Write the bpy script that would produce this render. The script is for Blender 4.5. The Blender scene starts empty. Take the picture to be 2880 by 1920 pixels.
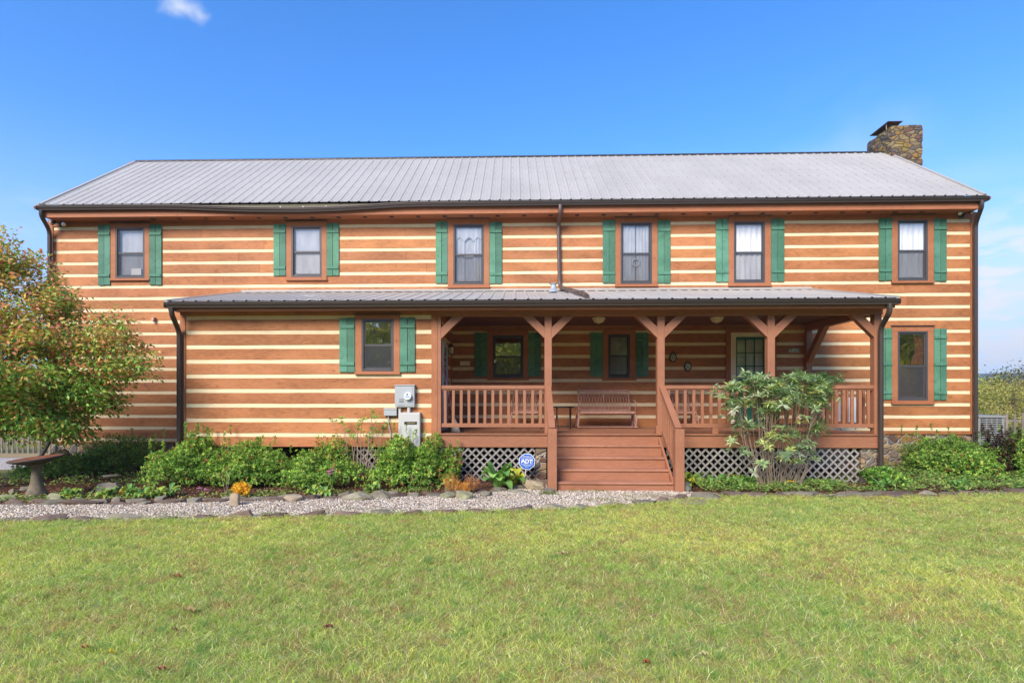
import bpy, bmesh, math, random
import numpy as np
from mathutils import Vector, Matrix
sc = bpy.context.scene
# ------------------------------------------------------------------ camera
CAM = (0.0, -14.1, 1.68); PSI = math.atan(44/1566.0); F = 1566.0; PPX, PPY = 1399.0, 1125.0
cam = bpy.data.cameras.new("camera"); camo = bpy.data.objects.new("camera", cam)
sc.collection.objects.link(camo); sc.camera = camo
cam.sensor_width = 36; cam.lens = F/2880*36; cam.clip_start = 0.05; cam.clip_end = 20000
cam.shift_x = (1440-PPX)/2880; cam.shift_y = (PPY-960)/2880
camo.location = CAM; camo.rotation_euler = (math.pi/2, 0, PSI)
# ------------------------------------------------------------------ sky, sun, exposure
SUN_EL = 35
sv = Vector((-0.42, -0.85, 0)).normalized()*math.cos(math.radians(SUN_EL)); sv.z = math.sin(math.radians(SUN_EL))
w = bpy.data.worlds.new("World"); sc.world = w; w.use_nodes = True
nt = w.node_tree; N = nt.nodes; L = nt.links; N.clear()
def wn(t, **k):
    n = N.new(t)
    for a, b in k.items(): setattr(n, a, b)
    return n
sky = wn("ShaderNodeTexSky", sky_type='NISHITA', sun_disc=False)
sky.sun_elevation = math.radians(SUN_EL); sky.sun_rotation = math.atan2(sv.x, sv.y)
sky.air_density = 1.0; sky.dust_density = 0.35; sky.ozone_density = 3.2; sky.altitude = 300
hs = wn("ShaderNodeHueSaturation"); hs.inputs['Saturation'].default_value = 1.3; hs.inputs['Value'].default_value = 1.0
L.new(sky.outputs[0], hs.inputs['Color'])
skt = wn('ShaderNodeMix', data_type='RGBA', blend_type='MULTIPLY'); skt.inputs[0].default_value = 1; L.new(hs.outputs[0], skt.inputs[6]); skt.inputs[7].default_value = (1.12, .98, 1.10, 1)
tc = wn("ShaderNodeTexCoord")
sep = wn("ShaderNodeSeparateXYZ"); L.new(tc.outputs['Generated'], sep.inputs[0])
mp = wn("ShaderNodeMapping"); mp.inputs['Scale'].default_value = (2.2, 2.2, 7.0); L.new(tc.outputs['Generated'], mp.inputs[0])
nz = wn("ShaderNodeTexNoise"); nz.inputs['Scale'].default_value = 2.6; nz.inputs['Detail'].default_value = 7; nz.inputs['Roughness'].default_value = .55
L.new(mp.outputs[0], nz.inputs['Vector'])
def mth(op, a, b=None, clamp=False):
    n = wn("ShaderNodeMath", operation=op); n.use_clamp = clamp
    for i, x in enumerate((a, b)):
        if x is None: continue
        if hasattr(x, 'links'): L.new(x, n.inputs[i])
        else: n.inputs[i].default_value = x
    return n.outputs[0]
def mr(x, a, b, c=0.0, d=1.0):
    n = wn("ShaderNodeMapRange"); L.new(x, n.inputs[0])
    for i, v in enumerate((a, b, c, d)): n.inputs[i+1].default_value = v
    n.interpolation_type = 'SMOOTHSTEP'; return n.outputs[0]
FWc = Vector((-math.sin(PSI), math.cos(PSI), 0)); RTc = Vector((math.cos(PSI), math.sin(PSI), 0))
low = mr(sep.outputs[2], 0.30, 0.03)                     # clouds sit low over the horizon
cl = mth('MULTIPLY', mr(nz.outputs[0], 0.40, 0.66), low)
# one small puff high on the left
d0 = Vector((-math.sin(PSI), math.cos(PSI), 0))+Vector((math.cos(PSI), math.sin(PSI), 0))*((512-PPX)/F)+Vector((0,0,1))*((PPY-22)/F)
d0.normalize()
vs = wn("ShaderNodeVectorMath", operation='SUBTRACT'); L.new(tc.outputs['Generated'], vs.inputs[0]); vs.inputs[1].default_value = d0
vr = wn("ShaderNodeMapping"); vr.inputs['Rotation'].default_value = (0, math.radians(-25), 0); vr.inputs['Scale'].default_value = (1, 1, 2.1)
vr.vector_type = 'POINT'; L.new(vs.outputs[0], vr.inputs[0])
vl = wn("ShaderNodeVectorMath", operation='LENGTH'); L.new(vr.outputs[0], vl.inputs[0])
nz2 = wn("ShaderNodeTexNoise"); nz2.inputs['Scale'].default_value = 22; nz2.inputs['Detail'].default_value = 5; L.new(tc.outputs['Generated'], nz2.inputs['Vector'])
pd = mth('ADD', vl.outputs['Value'], mth('MULTIPLY', mth('SUBTRACT', nz2.outputs[0], .5), .075))
puff = mth('MULTIPLY', mr(pd, 0.034, 0.0), 0.8)
veil = mth('MULTIPLY', mr(sep.outputs[2], 0.42, 0.02), 0.85)
vm = wn('ShaderNodeMix', data_type='RGBA'); L.new(veil, vm.inputs[0]); L.new(skt.outputs[2], vm.inputs[6]); vm.inputs[7].default_value = (1.75, 2.45, 3.3, 1)
nz3 = wn('ShaderNodeTexNoise'); nz3.inputs['Scale'].default_value = 1.3; nz3.inputs['Detail'].default_value = 6; nz3.inputs['Distortion'].default_value = .6; L.new(mp.outputs[0], nz3.inputs['Vector'])
d1 = (FWc+RTc*((2860-PPX)/F)+Vector((0, 0, 1))*((PPY-900)/F)).normalized()
vs1 = wn("ShaderNodeVectorMath", operation='SUBTRACT'); L.new(tc.outputs['Generated'], vs1.inputs[0]); vs1.inputs[1].default_value = d1
vm1 = wn("ShaderNodeMapping"); vm1.inputs['Scale'].default_value = (1, 1, 1.9); L.new(vs1.outputs[0], vm1.inputs[0]); vl1 = wn("ShaderNodeVectorMath", operation='LENGTH'); L.new(vm1.outputs[0], vl1.inputs[0])
nz4 = wn("ShaderNodeTexNoise"); nz4.inputs['Scale'].default_value = 9; nz4.inputs['Detail'].default_value = 7; L.new(mp.outputs[0], nz4.inputs['Vector'])
bank = mth('MULTIPLY', mr(vl1.outputs['Value'], .36, .12), mr(nz4.outputs[0], .38, .58, .2, 1.0)); cl = mth('MAXIMUM', cl, bank)
wisp = mth('MULTIPLY', mr(nz3.outputs[0], 0.50, 0.80), mr(sep.outputs[2], 0.62, 0.15, 0.0, 0.42))
cloud = mth('MAXIMUM', mth('MAXIMUM', cl, wisp), puff, True)
mx = wn("ShaderNodeMix", data_type='RGBA'); L.new(cloud, mx.inputs[0]); L.new(vm.outputs[2], mx.inputs[6]); mx.inputs[7].default_value = (3.1, 3.3, 3.6, 1)
bg = wn("ShaderNodeBackground"); bg.inputs[1].default_value = 0.118
L.new(mx.outputs[2], bg.inputs[0]); wo = wn("ShaderNodeOutputWorld"); L.new(bg.outputs[0], wo.inputs[0])
sl = bpy.data.lights.new("sun", 'SUN'); sl.energy = 2.4; sl.angle = math.radians(28); sl.color = (1, .90, .76)
so = bpy.data.objects.new("sun", sl); sc.collection.objects.link(so); so.rotation_euler = sv.to_track_quat('Z', 'Y').to_euler(); so.location = (-8, -20, 20)
sc.view_settings.view_transform = 'Standard'; sc.view_settings.look = 'None'; sc.view_settings.gamma = 1
sc.view_settings.use_curve_mapping = False; sc.view_settings.exposure = 1.32
# ------------------------------------------------------------------ measuring: photo pixel (2880 wide) -> point at a real depth
FW = Vector((-math.sin(PSI), math.cos(PSI), 0)); RT = Vector((math.cos(PSI), math.sin(PSI), 0)); C0 = Vector(CAM)
def ray(u, v): return FW+RT*((u-PPX)/F)+Vector((0, 0, 1))*((PPY-v)/F)
def W(u, v, Y=0.0):
    r = ray(u, v); return C0+r*((Y-CAM[1])/r.y)
def G(u, v, z=0.0):
    r = ray(u, v); return C0+r*((z-CAM[2])/r.z)
def WX(u, Y=0.0): return W(u, PPY, Y).x
def rect(l, r, t, b, Y):
    xm, zm = (l+r)/2, (t+b)/2
    return (W(l, zm, Y).x, W(r, zm, Y).x, W(xm, b, Y).z, W(xm, t, Y).z)     # x0,x1,z0,z1
R_ = random.Random(7); rng = np.random.default_rng(11)
# ------------------------------------------------------------------ mesh helper
class MB:
    def __init__(s): s.v = []; s.f = []; s.m = []; s.c = []
    def add(s, vs, fs, mi=0, col=(1, 1, 1)):
        o = len(s.v); s.v += [tuple(p) for p in vs]
        for f in fs: s.f.append([i+o for i in f]); s.m.append(mi); s.c.append(col)
    def hexa(s, p, mi=0, col=(1, 1, 1)):   # 8 points: bottom 4 ccw, top 4
        s.add(p, [(3, 2, 1, 0), (4, 5, 6, 7), (0, 1, 5, 4), (1, 2, 6, 5), (2, 3, 7, 6), (3, 0, 4, 7)], mi, col)
    def box(s, x0, x1, y0, y1, z0, z1, mi=0, col=(1, 1, 1)):
        s.hexa([(x0, y0, z0), (x1, y0, z0), (x1, y1, z0), (x0, y1, z0), (x0, y0, z1), (x1, y0, z1), (x1, y1, z1), (x0, y1, z1)], mi, col)
    def beam(s, a, b, wd, ht, mi=0, col=(1, 1, 1), up=(0, 0, 1)):
        a, b = Vector(a), Vector(b); d = (b-a).normalized(); u = Vector(up)
        if abs(d.dot(u)) > .98: u = Vector((0, 1, 0))
        sd = d.cross(u).normalized()*wd/2; u2 = sd.cross(d).normalized()*ht/2
        s.hexa([a-sd-u2, a+sd-u2, b+sd-u2, b-sd-u2, a-sd+u2, a+sd+u2, b+sd+u2, b-sd+u2], mi, col)
    def tube(s, pts, r, n=6, mi=0, col=(1, 1, 1), caps=True, closed=False):
        pts = [Vector(p) for p in pts]; k = len(pts); rs = r if isinstance(r, (list, tuple)) else [r]*k
        o = len(s.v); pn = None
        for i, p in enumerate(pts):
            if closed: t = (pts[(i+1) % k]-pts[i-1])
            else: t = pts[min(i+1, k-1)]-pts[max(i-1, 0)]
            t = t.normalized() if t.length > 1e-9 else Vector((0, 0, 1))
            if pn is None:
                a = Vector((0, 0, 1)) if abs(t.z) < .9 else Vector((1, 0, 0)); pn = t.cross(a).normalized()
            else:
                q = pn-t*pn.dot(t); pn = q.normalized() if q.length > 1e-6 else pn
            bn = t.cross(pn)
            for j in range(n):
                an = 2*math.pi*j/n; s.v.append(tuple(p+(pn*math.cos(an)+bn*math.sin(an))*rs[i]))
        for i in range(k if closed else k-1):
            a = o+i*n; b = o+((i+1) % k)*n
            for j in range(n):
                j2 = (j+1) % n; s.f.append([a+j, a+j2, b+j2, b+j]); s.m.append(mi); s.c.append(col)
        if caps and not closed:
            s.f.append([o+j for j in range(n)][::-1]); s.m.append(mi); s.c.append(col)
            s.f.append([o+(k-1)*n+j for j in range(n)]); s.m.append(mi); s.c.append(col)
    def lathe(s, prof, cx, cy, n=24, mi=0, col=(1, 1, 1), tilt=None):
        o = len(s.v)
        for r, z in prof:
            for j in range(n):
                a = 2*math.pi*j/n; p = Vector((r*math.cos(a), r*math.sin(a), z))
                if tilt: p = tilt(p)
                s.v.append((p.x+cx, p.y+cy, p.z))
        for i in range(len(prof)-1):
            for j in range(n):
                j2 = (j+1) % n; s.f.append([o+i*n+j, o+i*n+j2, o+(i+1)*n+j2, o+(i+1)*n+j]); s.m.append(mi); s.c.append(col)
    def prism(s, poly, y0, y1, mi=0, col=(1, 1, 1)):   # polygon in xz extruded along y
        n = len(poly)
        s.add([(x, y0, z) for x, z in poly]+[(x, y1, z) for x, z in poly],
              [tuple(range(n)), tuple(range(2*n-1, n-1, -1))]+[(i, i+n, (i+1) % n+n, (i+1) % n) for i in range(n)], mi, col)
    def build(s, name, mats, parent=None, smooth=False, bevel=0, label=None, local=False):
        me = bpy.data.meshes.new(name); off = Vector((0, 0, 0))
        if parent and not local:
            q = parent
            while q: off += q.location; q = q.parent
        me.from_pydata([(a-off.x, b-off.y, c-off.z) for a, b, c in s.v], [], s.f)
        mats = mats if isinstance(mats, (list, tuple)) else [mats]
        for m in mats: me.materials.append(m)
        me.polygons.foreach_set('material_index', s.m)
        at = me.color_attributes.new('col', 'FLOAT_COLOR', 'CORNER')
        cc = []
        for f, c in zip(s.f, s.c): cc += [c[0], c[1], c[2], 1.0]*len(f)
        at.data.foreach_set('color', cc)
        bm = bmesh.new(); bm.from_mesh(me); bmesh.ops.recalc_face_normals(bm, faces=bm.faces); bm.to_mesh(me); bm.free()
        if smooth: me.shade_smooth()
        me.update(); o = bpy.data.objects.new(name, me); sc.collection.objects.link(o)
        if parent: o.parent = parent
        if bevel:
            b = o.modifiers.new('bevel', 'BEVEL'); b.width = bevel; b.segments = 2; b.limit_method = 'ANGLE'; b.angle_limit = .6
        if label: o['label'] = label
        return o
def each(name, boxes, mat, parent, bevel=0, col=(1, 1, 1)):
    """separate boards: one object per box"""
    for b in boxes:
        m_ = MB(); m_.box(*b, 0, col); m_.build(name, mat, parent, bevel=bevel)
def tag(o, label=None, cat=None, group=None, kind=None):
    if label: o['label'] = label
    if cat: o['category'] = cat
    if group: o['group'] = group
    if kind: o['kind'] = kind
    return o
def thing(name, label, cat, loc=(0, 0, 0), group=None):
    o = bpy.data.objects.new(name, None); sc.collection.objects.link(o); o.location = loc; o.empty_display_size = .2
    return tag(o, label, cat, group)
def npmesh(name, V, faces_list, cols, mat, parent=None, smooth=False):
    """V Nx3; faces_list [array Mx3 or Mx4]; cols Nx3 per vertex"""
    me = bpy.data.meshes.new(name); V = np.asarray(V, np.float32)
    if parent is not None:
        off = np.zeros(3); q = parent
        while q: off += np.array(q.location); q = q.parent
        V = (V-off).astype(np.float32)
    me.vertices.add(len(V)); me.vertices.foreach_set('co', V.ravel())
    idx = np.concatenate([f.ravel() for f in faces_list]).astype(np.int32)
    cnt = np.concatenate([np.full(len(f), f.shape[1]) for f in faces_list]).astype(np.int32)
    st = np.concatenate([[0], np.cumsum(cnt)[:-1]]).astype(np.int32)
    me.loops.add(len(idx)); me.loops.foreach_set('vertex_index', idx)
    me.polygons.add(len(cnt)); me.polygons.foreach_set('loop_start', st)
    try: me.polygons.foreach_set('loop_total', cnt)
    except Exception: pass
    me.update(calc_edges=True); me.validate()
    if cols is not None:
        at = me.color_attributes.new('col', 'FLOAT_COLOR', 'POINT')
        at.data.foreach_set('color', np.concatenate([np.asarray(cols), np.ones((len(V), 1))], 1).astype(np.float32).ravel())
    me.materials.append(mat)
    if smooth: me.shade_smooth()
    o = bpy.data.objects.new(name, me); sc.collection.objects.link(o)
    if parent is not None: o.parent = parent
    return o
# ------------------------------------------------------------------ materials
class MT:
    def __init__(s, name, rough=.6, metal=0, spec=.5):
        s.m = bpy.data.materials.new(name); s.m.use_nodes = True; s.t = s.m.node_tree; s.n = s.t.nodes
        s.b = s.n['Principled BSDF']; s.b.inputs['Roughness'].default_value = rough; s.b.inputs['Metallic'].default_value = metal
        s.b.inputs['Specular IOR Level'].default_value = spec; s._co = None
    def nd(s, t, **k):
        n = s.n.new(t)
        for a, b in k.items(): setattr(n, a, b)
        return n
    def set(s, sock, x):
        if hasattr(x, 'links') or hasattr(x, 'is_linked'): s.t.links.new(x, sock)
        elif isinstance(x, (tuple, list)) and len(x) == 3 and len(sock.default_value) == 4: sock.default_value = (*x, 1)
        else: sock.default_value = x
    def co(s, scale=(1, 1, 1), src='Object'):
        if s._co is None: s._co = s.nd('ShaderNodeTexCoord')
        m = s.nd('ShaderNodeMapping'); m.inputs['Scale'].default_value = scale; s.t.links.new(s._co.outputs[src], m.inputs[0]); return m.outputs[0]
    def noise(s, scale, detail=4, rough=.55, vec=(1, 1, 1), dist=0):
        n = s.nd('ShaderNodeTexNoise'); n.inputs['Scale'].default_value = scale; n.inputs['Detail'].default_value = detail
        n.inputs['Roughness'].default_value = rough; n.inputs['Distortion'].default_value = dist
        s.t.links.new(s.co(vec), n.inputs['Vector']); return n.outputs[0]
    def vor(s, scale, vec=(1, 1, 1), feature='F1', out='Distance', warp=0):
        n = s.nd('ShaderNodeTexVoronoi'); n.feature = feature; n.inputs['Scale'].default_value = scale
        c = s.co(vec)
        if warp:
            q = s.nd('ShaderNodeTexNoise'); q.inputs['Scale'].default_value = 2.2; s.t.links.new(c, q.inputs['Vector'])
            a = s.nd('ShaderNodeVectorMath', operation='MULTIPLY_ADD'); s.t.links.new(q.outputs['Color'], a.inputs[0]); a.inputs[1].default_value = (warp,)*3
            s.t.links.new(c, a.inputs[2]); c = a.outputs[0]
        s.t.links.new(c, n.inputs['Vector']); return n.outputs[out]
    def ramp(s, x, stops, interp='LINEAR'):
        r = s.nd('ShaderNodeValToRGB'); s.t.links.new(x, r.inputs[0]); e = r.color_ramp.elements; r.color_ramp.interpolation = interp
        while len(e) < len(stops): e.new(.5)
        for el, (p, c) in zip(e, stops): el.position = p; el.color = (*c, 1) if isinstance(c, (tuple, list)) else (c, c, c, 1)
        return r.outputs[0]
    def rng(s, x, a, b, c=0., d=1.):
        n = s.nd('ShaderNodeMapRange'); s.t.links.new(x, n.inputs[0])
        for i, v in enumerate((a, b, c, d)): n.inputs[i+1].default_value = v
        return n.outputs[0]
    def mix(s, f, a, b, mode='MIX'):
        n = s.nd('ShaderNodeMix', data_type='RGBA', blend_type=mode); s.set(n.inputs[0], f); s.set(n.inputs[6], a); s.set(n.inputs[7], b); return n.outputs[2]
    def attr(s):
        n = s.nd('ShaderNodeAttribute'); n.attribute_name = 'col'; return n.outputs['Color']
    def color(s, x): s.set(s.b.inputs['Base Color'], x); return s
    def roughn(s, x): s.set(s.b.inputs['Roughness'], x); return s
    def bump(s, h, strength=.3, dist=.01):
        n = s.nd('ShaderNodeBump'); n.inputs['Strength'].default_value = strength; n.inputs['Distance'].default_value = dist
        s.t.links.new(h, n.inputs['Height']); s.t.links.new(n.outputs[0], s.b.inputs['Normal']); return s
def wood(name, base, dark, axis='x', rough=.65, weather=.5, tint=True):
    t = MT(name, rough, spec=.3); st = {'x': (1.1, 9, 9), 'z': (9, 9, 1.1), 'y': (9, 1.1, 9)}[axis]
    g = t.noise(7, 6, .65, st, .6); g2 = t.noise(16, 5, .75, tuple(a*1.2 for a in st)); big = t.noise(.9, 3, .5, (1, 1, 2.5)); blot = t.noise(5.5, 5, .65, (1, 1, 2))
    c = t.mix(t.rng(g, .38, .68), base, dark)
    c = t.mix(t.rng(g2, .48, .7, 0, .5), c, dark)
    c = t.mix(t.rng(big, .4, .62, 0, weather*.45), c, tuple(min(1, a*1.35+.02) for a in base))
    c = t.mix(t.rng(blot, .55, .72, 0, weather*.7), c, tuple(a*.55 for a in base))
    kn = t.vor(2.6, {'x': (.55, 1, 1.7), 'z': (1.7, 1, .55), 'y': (1.7, .55, 1)}[axis])
    c = t.mix(t.rng(kn, .075, .03, 0, .8), c, tuple(a*.33 for a in base))
    if tint: c = t.mix(1.0, c, t.attr(), 'MULTIPLY')
    t.color(c).bump(g, .35 if axis != 'x' else .6, .007); return t.m
def paint(name, base, rough=.5, amt=.15, metal=0, scale=6, tint=False, bump=.08):
    t = MT(name, rough, metal, .4); n = t.noise(scale, 6, .65); n2 = t.noise(scale*9, 3, .6)
    c = t.mix(t.rng(n, .35, .7), base, tuple(a*(1-amt) for a in base)); c = t.mix(t.rng(n2, .55, .8, 0, .4), c, tuple(a*(1-amt*1.6) for a in base))
    if tint: c = t.mix(1.0, c, t.attr(), 'MULTIPLY')
    t.color(c).bump(n2, bump, .003); t.roughn(t.rng(n, .3, .7, rough-.08, rough+.1)); return t.m
M = {}
M['log'] = wood('log_siding', (.475, .190, .067), (.24, .086, .032), 'x', .6, 1.0)
M['trim'] = wood('stained_trim', (.40, .165, .072), (.30, .10, .042), 'z', .6, .5)
M['trimx'] = wood('stained_trim_flat', (.40, .155, .072), (.31, .105, .045), 'x', .6, .5)
M['chink'] = paint('cream_chinking', (.84, .69, .43), .75, .14, scale=3)
M['ppaint'] = wood('porch_stain', (.355, .155, .085), (.28, .118, .064), 'z', .5, .4)
M['ppaintx'] = wood('porch_stain_flat', (.355, .155, .085), (.27, .112, .060), 'x', .5, .4)
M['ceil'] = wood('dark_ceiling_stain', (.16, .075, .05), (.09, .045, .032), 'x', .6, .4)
M['eave'] = wood('mossy_eave_board', (.17, .155, .10), (.09, .085, .055), 'x', .8, .5)
M['tread'] = wood('worn_tread_stain', (.40, .185, .108), (.28, .12, .07), 'x', .55, .9)
M['green'] = wood('green_shutter_stain', (.09, .24, .155), (.05, .15, .095), 'z', .6, 1.0)
M['lattice'] = wood('weathered_lattice', (.33, .31, .285), (.2, .185, .17), 'x', .8, .7)
M['dark'] = paint('dark_brown_metal', (.075, .058, .05), .35, .2, .3, 3)
M['frame'] = paint('window_dark_frame', (.075, .072, .075), .35, .12, 0, 3)
M['copper'] = paint('weathered_downspout', (.13, .095, .085), .45, .3, .3, 5)
M['grey'] = paint('grey_enamel', (.40, .425, .44), .4, .08)
M['greyl'] = paint('pale_grey_enamel', (.52, .52, .50), .4, .06)
M['acgrey'] = paint('condenser_grey', (.27, .275, .27), .45, .12)
M['white'] = paint('white_plastic', (.78, .78, .76), .5, .05)
M['cream'] = paint('cream_paint', (.84, .76, .55), .5, .1)
M['black'] = paint('black_metal', (.02, .02, .022), .45, .2)
M['rust'] = paint('rusty_brown_iron', (.50, .27, .20), .55, .4, .05, 14, bump=.3)
M['concrete'] = (lambda t: t.color(t.mix(t.rng(t.noise(7, 6, .7), .35, .65), (.22, .18, .125), (.10, .085, .055))).bump(t.noise(40, 4), .4, .004).m)(MT('cast_concrete', .85, spec=.2))
t = MT('galvanised_roof', .55, .0, .35)
n1 = t.noise(.6, 5, .6, (1, 1, .35)); n2 = t.noise(9, 5, .7, (1, .3, .3)); n3 = t.noise(60, 2, .5)
c = t.mix(t.rng(n1, .35, .65), (.43, .405, .365), (.37, .35, .315)); c = t.mix(t.rng(n2, .5, .75, 0, .45), c, (.34, .315, .28)); c = t.mix(t.rng(n3, .5, .7, 0, .3), c, (.53, .50, .45))
st_k = t.noise(7, 4, .6, (1, .06, .06)); c = t.mix(t.rng(st_k, .52, .68, 0, .22), c, (.33, .30, .26)); t.color(c).roughn(t.rng(n2, .3, .7, .45, .6)).bump(n1, .1, .01); M['roof'] = t.m
# stone masonry
def stone(name, scale, mortar, pal, vec=(1, 1, 1.7), lichen=.0):
    t = MT(name, .85, spec=.25); e = t.vor(scale, vec, 'DISTANCE_TO_EDGE', 'Distance', .22)
    n = t.nd('ShaderNodeTexVoronoi'); n.inputs['Scale'].default_value = scale
    c0 = t.co(vec); q = t.nd('ShaderNodeTexNoise'); q.inputs['Scale'].default_value = 2.2; t.t.links.new(c0, q.inputs['Vector'])
    a = t.nd('ShaderNodeVectorMath', operation='MULTIPLY_ADD'); t.t.links.new(q.outputs['Color'], a.inputs[0]); a.inputs[1].default_value = (.22,)*3; t.t.links.new(c0, a.inputs[2])
    t.t.links.new(a.outputs[0], n.inputs['Vector'])
    sp = t.nd('ShaderNodeSeparateColor'); t.t.links.new(n.outputs['Color'], sp.inputs[0])
    c = t.ramp(sp.outputs[0], [(i/len(pal), p) for i, p in enumerate(pal)], 'CONSTANT')
    f = t.noise(18, 6, .7); c = t.mix(t.rng(f, .3, .7, 0, .7), c, t.mix(1, c, (.45, .4, .38), 'MULTIPLY'))
    if lichen: c = t.mix(t.rng(t.noise(2.6, 5, .6), .56, .66, 0, lichen), c, (.30, .22, .03))
    c = t.mix(t.rng(e, .035, .06), mortar, c)
    h = t.rng(e, .0, .11); hh = t.nd('ShaderNodeMath', operation='MULTIPLY_ADD'); t.t.links.new(f, hh.inputs[0]); hh.inputs[1].default_value = .35; t.t.links.new(h, hh.inputs[2])
    t.color(c).bump(hh.outputs[0], 1.0, .03); return t.m
M['stone'] = stone('rubble_stone', 4.3, (.36, .33, .27), [(.33, .17, .06), (.25, .19, .14), (.36, .25, .14), (.16, .09, .065), (.42, .3, .16), (.2, .18, .16)])
M['chim'] = stone('chimney_stone', 5.0, (.13, .11, .085), [(.32, .20, .07), (.19, .11, .08), (.36, .20, .06), (.26, .20, .11), (.16, .13, .12), (.33, .25, .12)], (1, 1, 1.8), .8)
def rockmat(name, a, b, lich=(.42, .43, .32)):
    t = MT(name, .9, spec=.2); f = t.noise(6, 8, .7); g = t.noise(2.2, 4, .5); c = t.mix(t.rng(f, .35, .65), a, b); c = t.mix(t.rng(g, .55, .68, 0, .7), c, lich)
    c = t.mix(1, c, t.attr(), 'MULTIPLY'); t.color(c).bump(f, .8, .02); return t.m
M['rock'] = rockmat('fieldstone', (.30, .27, .2), (.17, .15, .115))
M['rockr'] = rockmat('brown_fieldstone', (.24, .165, .125), (.13, .095, .08), (.3, .27, .2))
# glass: mirror-like reflection over a clear pane
def glass(name, lo, hi, tintc=(.92, .96, .94)):
    t = MT(name); t.n.remove(t.b); o = t.n['Material Output']; lw = t.nd('ShaderNodeLayerWeight'); lw.inputs[0].default_value = .35
    tr = t.nd('ShaderNodeBsdfTransparent'); tr.inputs[0].default_value = (*tintc, 1); gl = t.nd('ShaderNodeBsdfGlossy'); gl.inputs['Roughness'].default_value = .02
    gl.inputs['Color'].default_value = (.95, .97, 1, 1); nz_ = t.nd('ShaderNodeTexNoise'); nz_.inputs['Scale'].default_value = 1.6
    t.t.links.new(t.co(), nz_.inputs['Vector']); bp = t.nd('ShaderNodeBump'); bp.inputs['Strength'].default_value = .06; bp.inputs['Distance'].default_value = .05
    t.t.links.new(nz_.outputs[0], bp.inputs['Height']); t.t.links.new(bp.outputs[0], gl.inputs['Normal'])
    f = t.rng(lw.outputs['Fresnel'], 0, 1, lo, hi); ms = t.nd('ShaderNodeMixShader'); t.t.links.new(f, ms.inputs[0]); t.t.links.new(tr.outputs[0], ms.inputs[1]); t.t.links.new(gl.outputs[0], ms.inputs[2])
    t.t.links.new(ms.outputs[0], o.inputs[0]); return t.m
M['glass'] = glass('window_glass', .07, 1.0, (1, 1, 1))
M['glassr'] = glass('reflective_glass', .34, 1.0, (.75, .8, .76))
t = MT('insect_screen'); t.n.remove(t.b); tr = t.nd('ShaderNodeBsdfTransparent'); df = t.nd('ShaderNodeBsdfDiffuse'); df.inputs[0].default_value = (.10, .10, .11, 1)
ms = t.nd('ShaderNodeMixShader'); ms.inputs[0].default_value = .36; t.t.links.new(tr.outputs[0], ms.inputs[1]); t.t.links.new(df.outputs[0], ms.inputs[2]); t.t.links.new(ms.outputs[0], t.n['Material Output'].inputs[0]); M['screen'] = t.m
def cloth(name, col):
    t = MT(name, .9, spec=.1); f = t.noise(2.5, 4, .5, (3, 1, .6)); t.color(t.mix(t.rng(f, .35, .65), col, tuple(a*.8 for a in col)))
    tl = t.nd('ShaderNodeBsdfTranslucent'); tl.inputs[0].default_value = (*col, 1); m_ = t.nd('ShaderNodeMixShader'); m_.inputs[0].default_value = .12
    o = t.n['Material Output']; t.t.links.new(t.b.outputs[0], m_.inputs[1]); t.t.links.new(tl.outputs[0], m_.inputs[2]); t.t.links.new(m_.outputs[0], o.inputs[0]); return t.m
M['curtain'] = cloth('white_curtain', (.95, .94, .92)); M['redcurtain'] = cloth('rose_curtain', (.38, .08, .09)); M['plaid'] = cloth('brown_plaid_valance', (.3, .17, .08))
def leafm(name, trans=.34, rough=.5, spec=.35):
    t = MT(name, rough, spec=spec); a = t.attr(); t.color(a); tl = t.nd('ShaderNodeBsdfTranslucent')
    t.t.links.new(t.mix(1, a, (1.25, 1.25, .7), 'MULTIPLY'), tl.inputs[0]); m_ = t.nd('ShaderNodeMixShader'); m_.inputs[0].default_value = trans
    t.t.links.new(t.b.outputs[0], m_.inputs[1]); t.t.links.new(tl.outputs[0], m_.inputs[2]); t.t.links.new(m_.outputs[0], t.n['Material Output'].inputs[0]); return t.m
M['leaf'] = leafm('foliage'); M['grassm'] = leafm('grass_blades', .55, .6, .2); M['petal'] = leafm('petals', .3, .6, .2)
M['matte'] = (lambda t: t.color(t.attr()).m)(MT('attribute_matte', .9, spec=.2))
t = MT('bark', .9, spec=.2); f = t.noise(12, 6, .7, (1, 1, .3)); t.color(t.mix(t.rng(f, .3, .7), (.20, .16, .12), (.07, .055, .042))).bump(f, .7, .01); M['bark'] = t.m
t = MT('pale_stem_bark', .9, spec=.2); f = t.noise(30, 5, .7, (1, 1, .3)); t.color(t.mix(t.rng(f, .3, .7), (.42, .33, .25), (.2, .14, .1))); M['stem'] = t.m
t = MT('lawn_soil', .95, spec=.1); f = t.noise(9, 7, .7); g = t.noise(.5, 4, .6); c = t.mix(t.rng(f, .35, .65), (.36, .34, .12), (.34, .26, .13)); c = t.mix(t.rng(g, .45, .6, 0, .6), c, (.28, .33, .09)); t.color(c).bump(f, .8, .02); M['soil'] = t.m
t = MT('mulch_bed', .95, spec=.1); f = t.noise(30, 6, .7); t.color(t.mix(t.rng(f, .35, .65), (.11, .05, .03), (.04, .022, .015))).bump(f, 1, .02); M['mulch'] = t.m
t = MT('pea_gravel', .9, spec=.2); f = t.vor(38, (1, 1, 1), 'F1', 'Color'); sp = t.nd('ShaderNodeSeparateColor'); t.t.links.new(f, sp.inputs[0]); t.color(t.ramp(sp.outputs[0], [(0, (.5, .47, .43)), (.3, (.36, .31, .26)), (.6, (.62, .6, .57)), (.85, (.3, .27, .25))])).bump(t.vor(38), .8, .02); M['gravel'] = t.m
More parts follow.
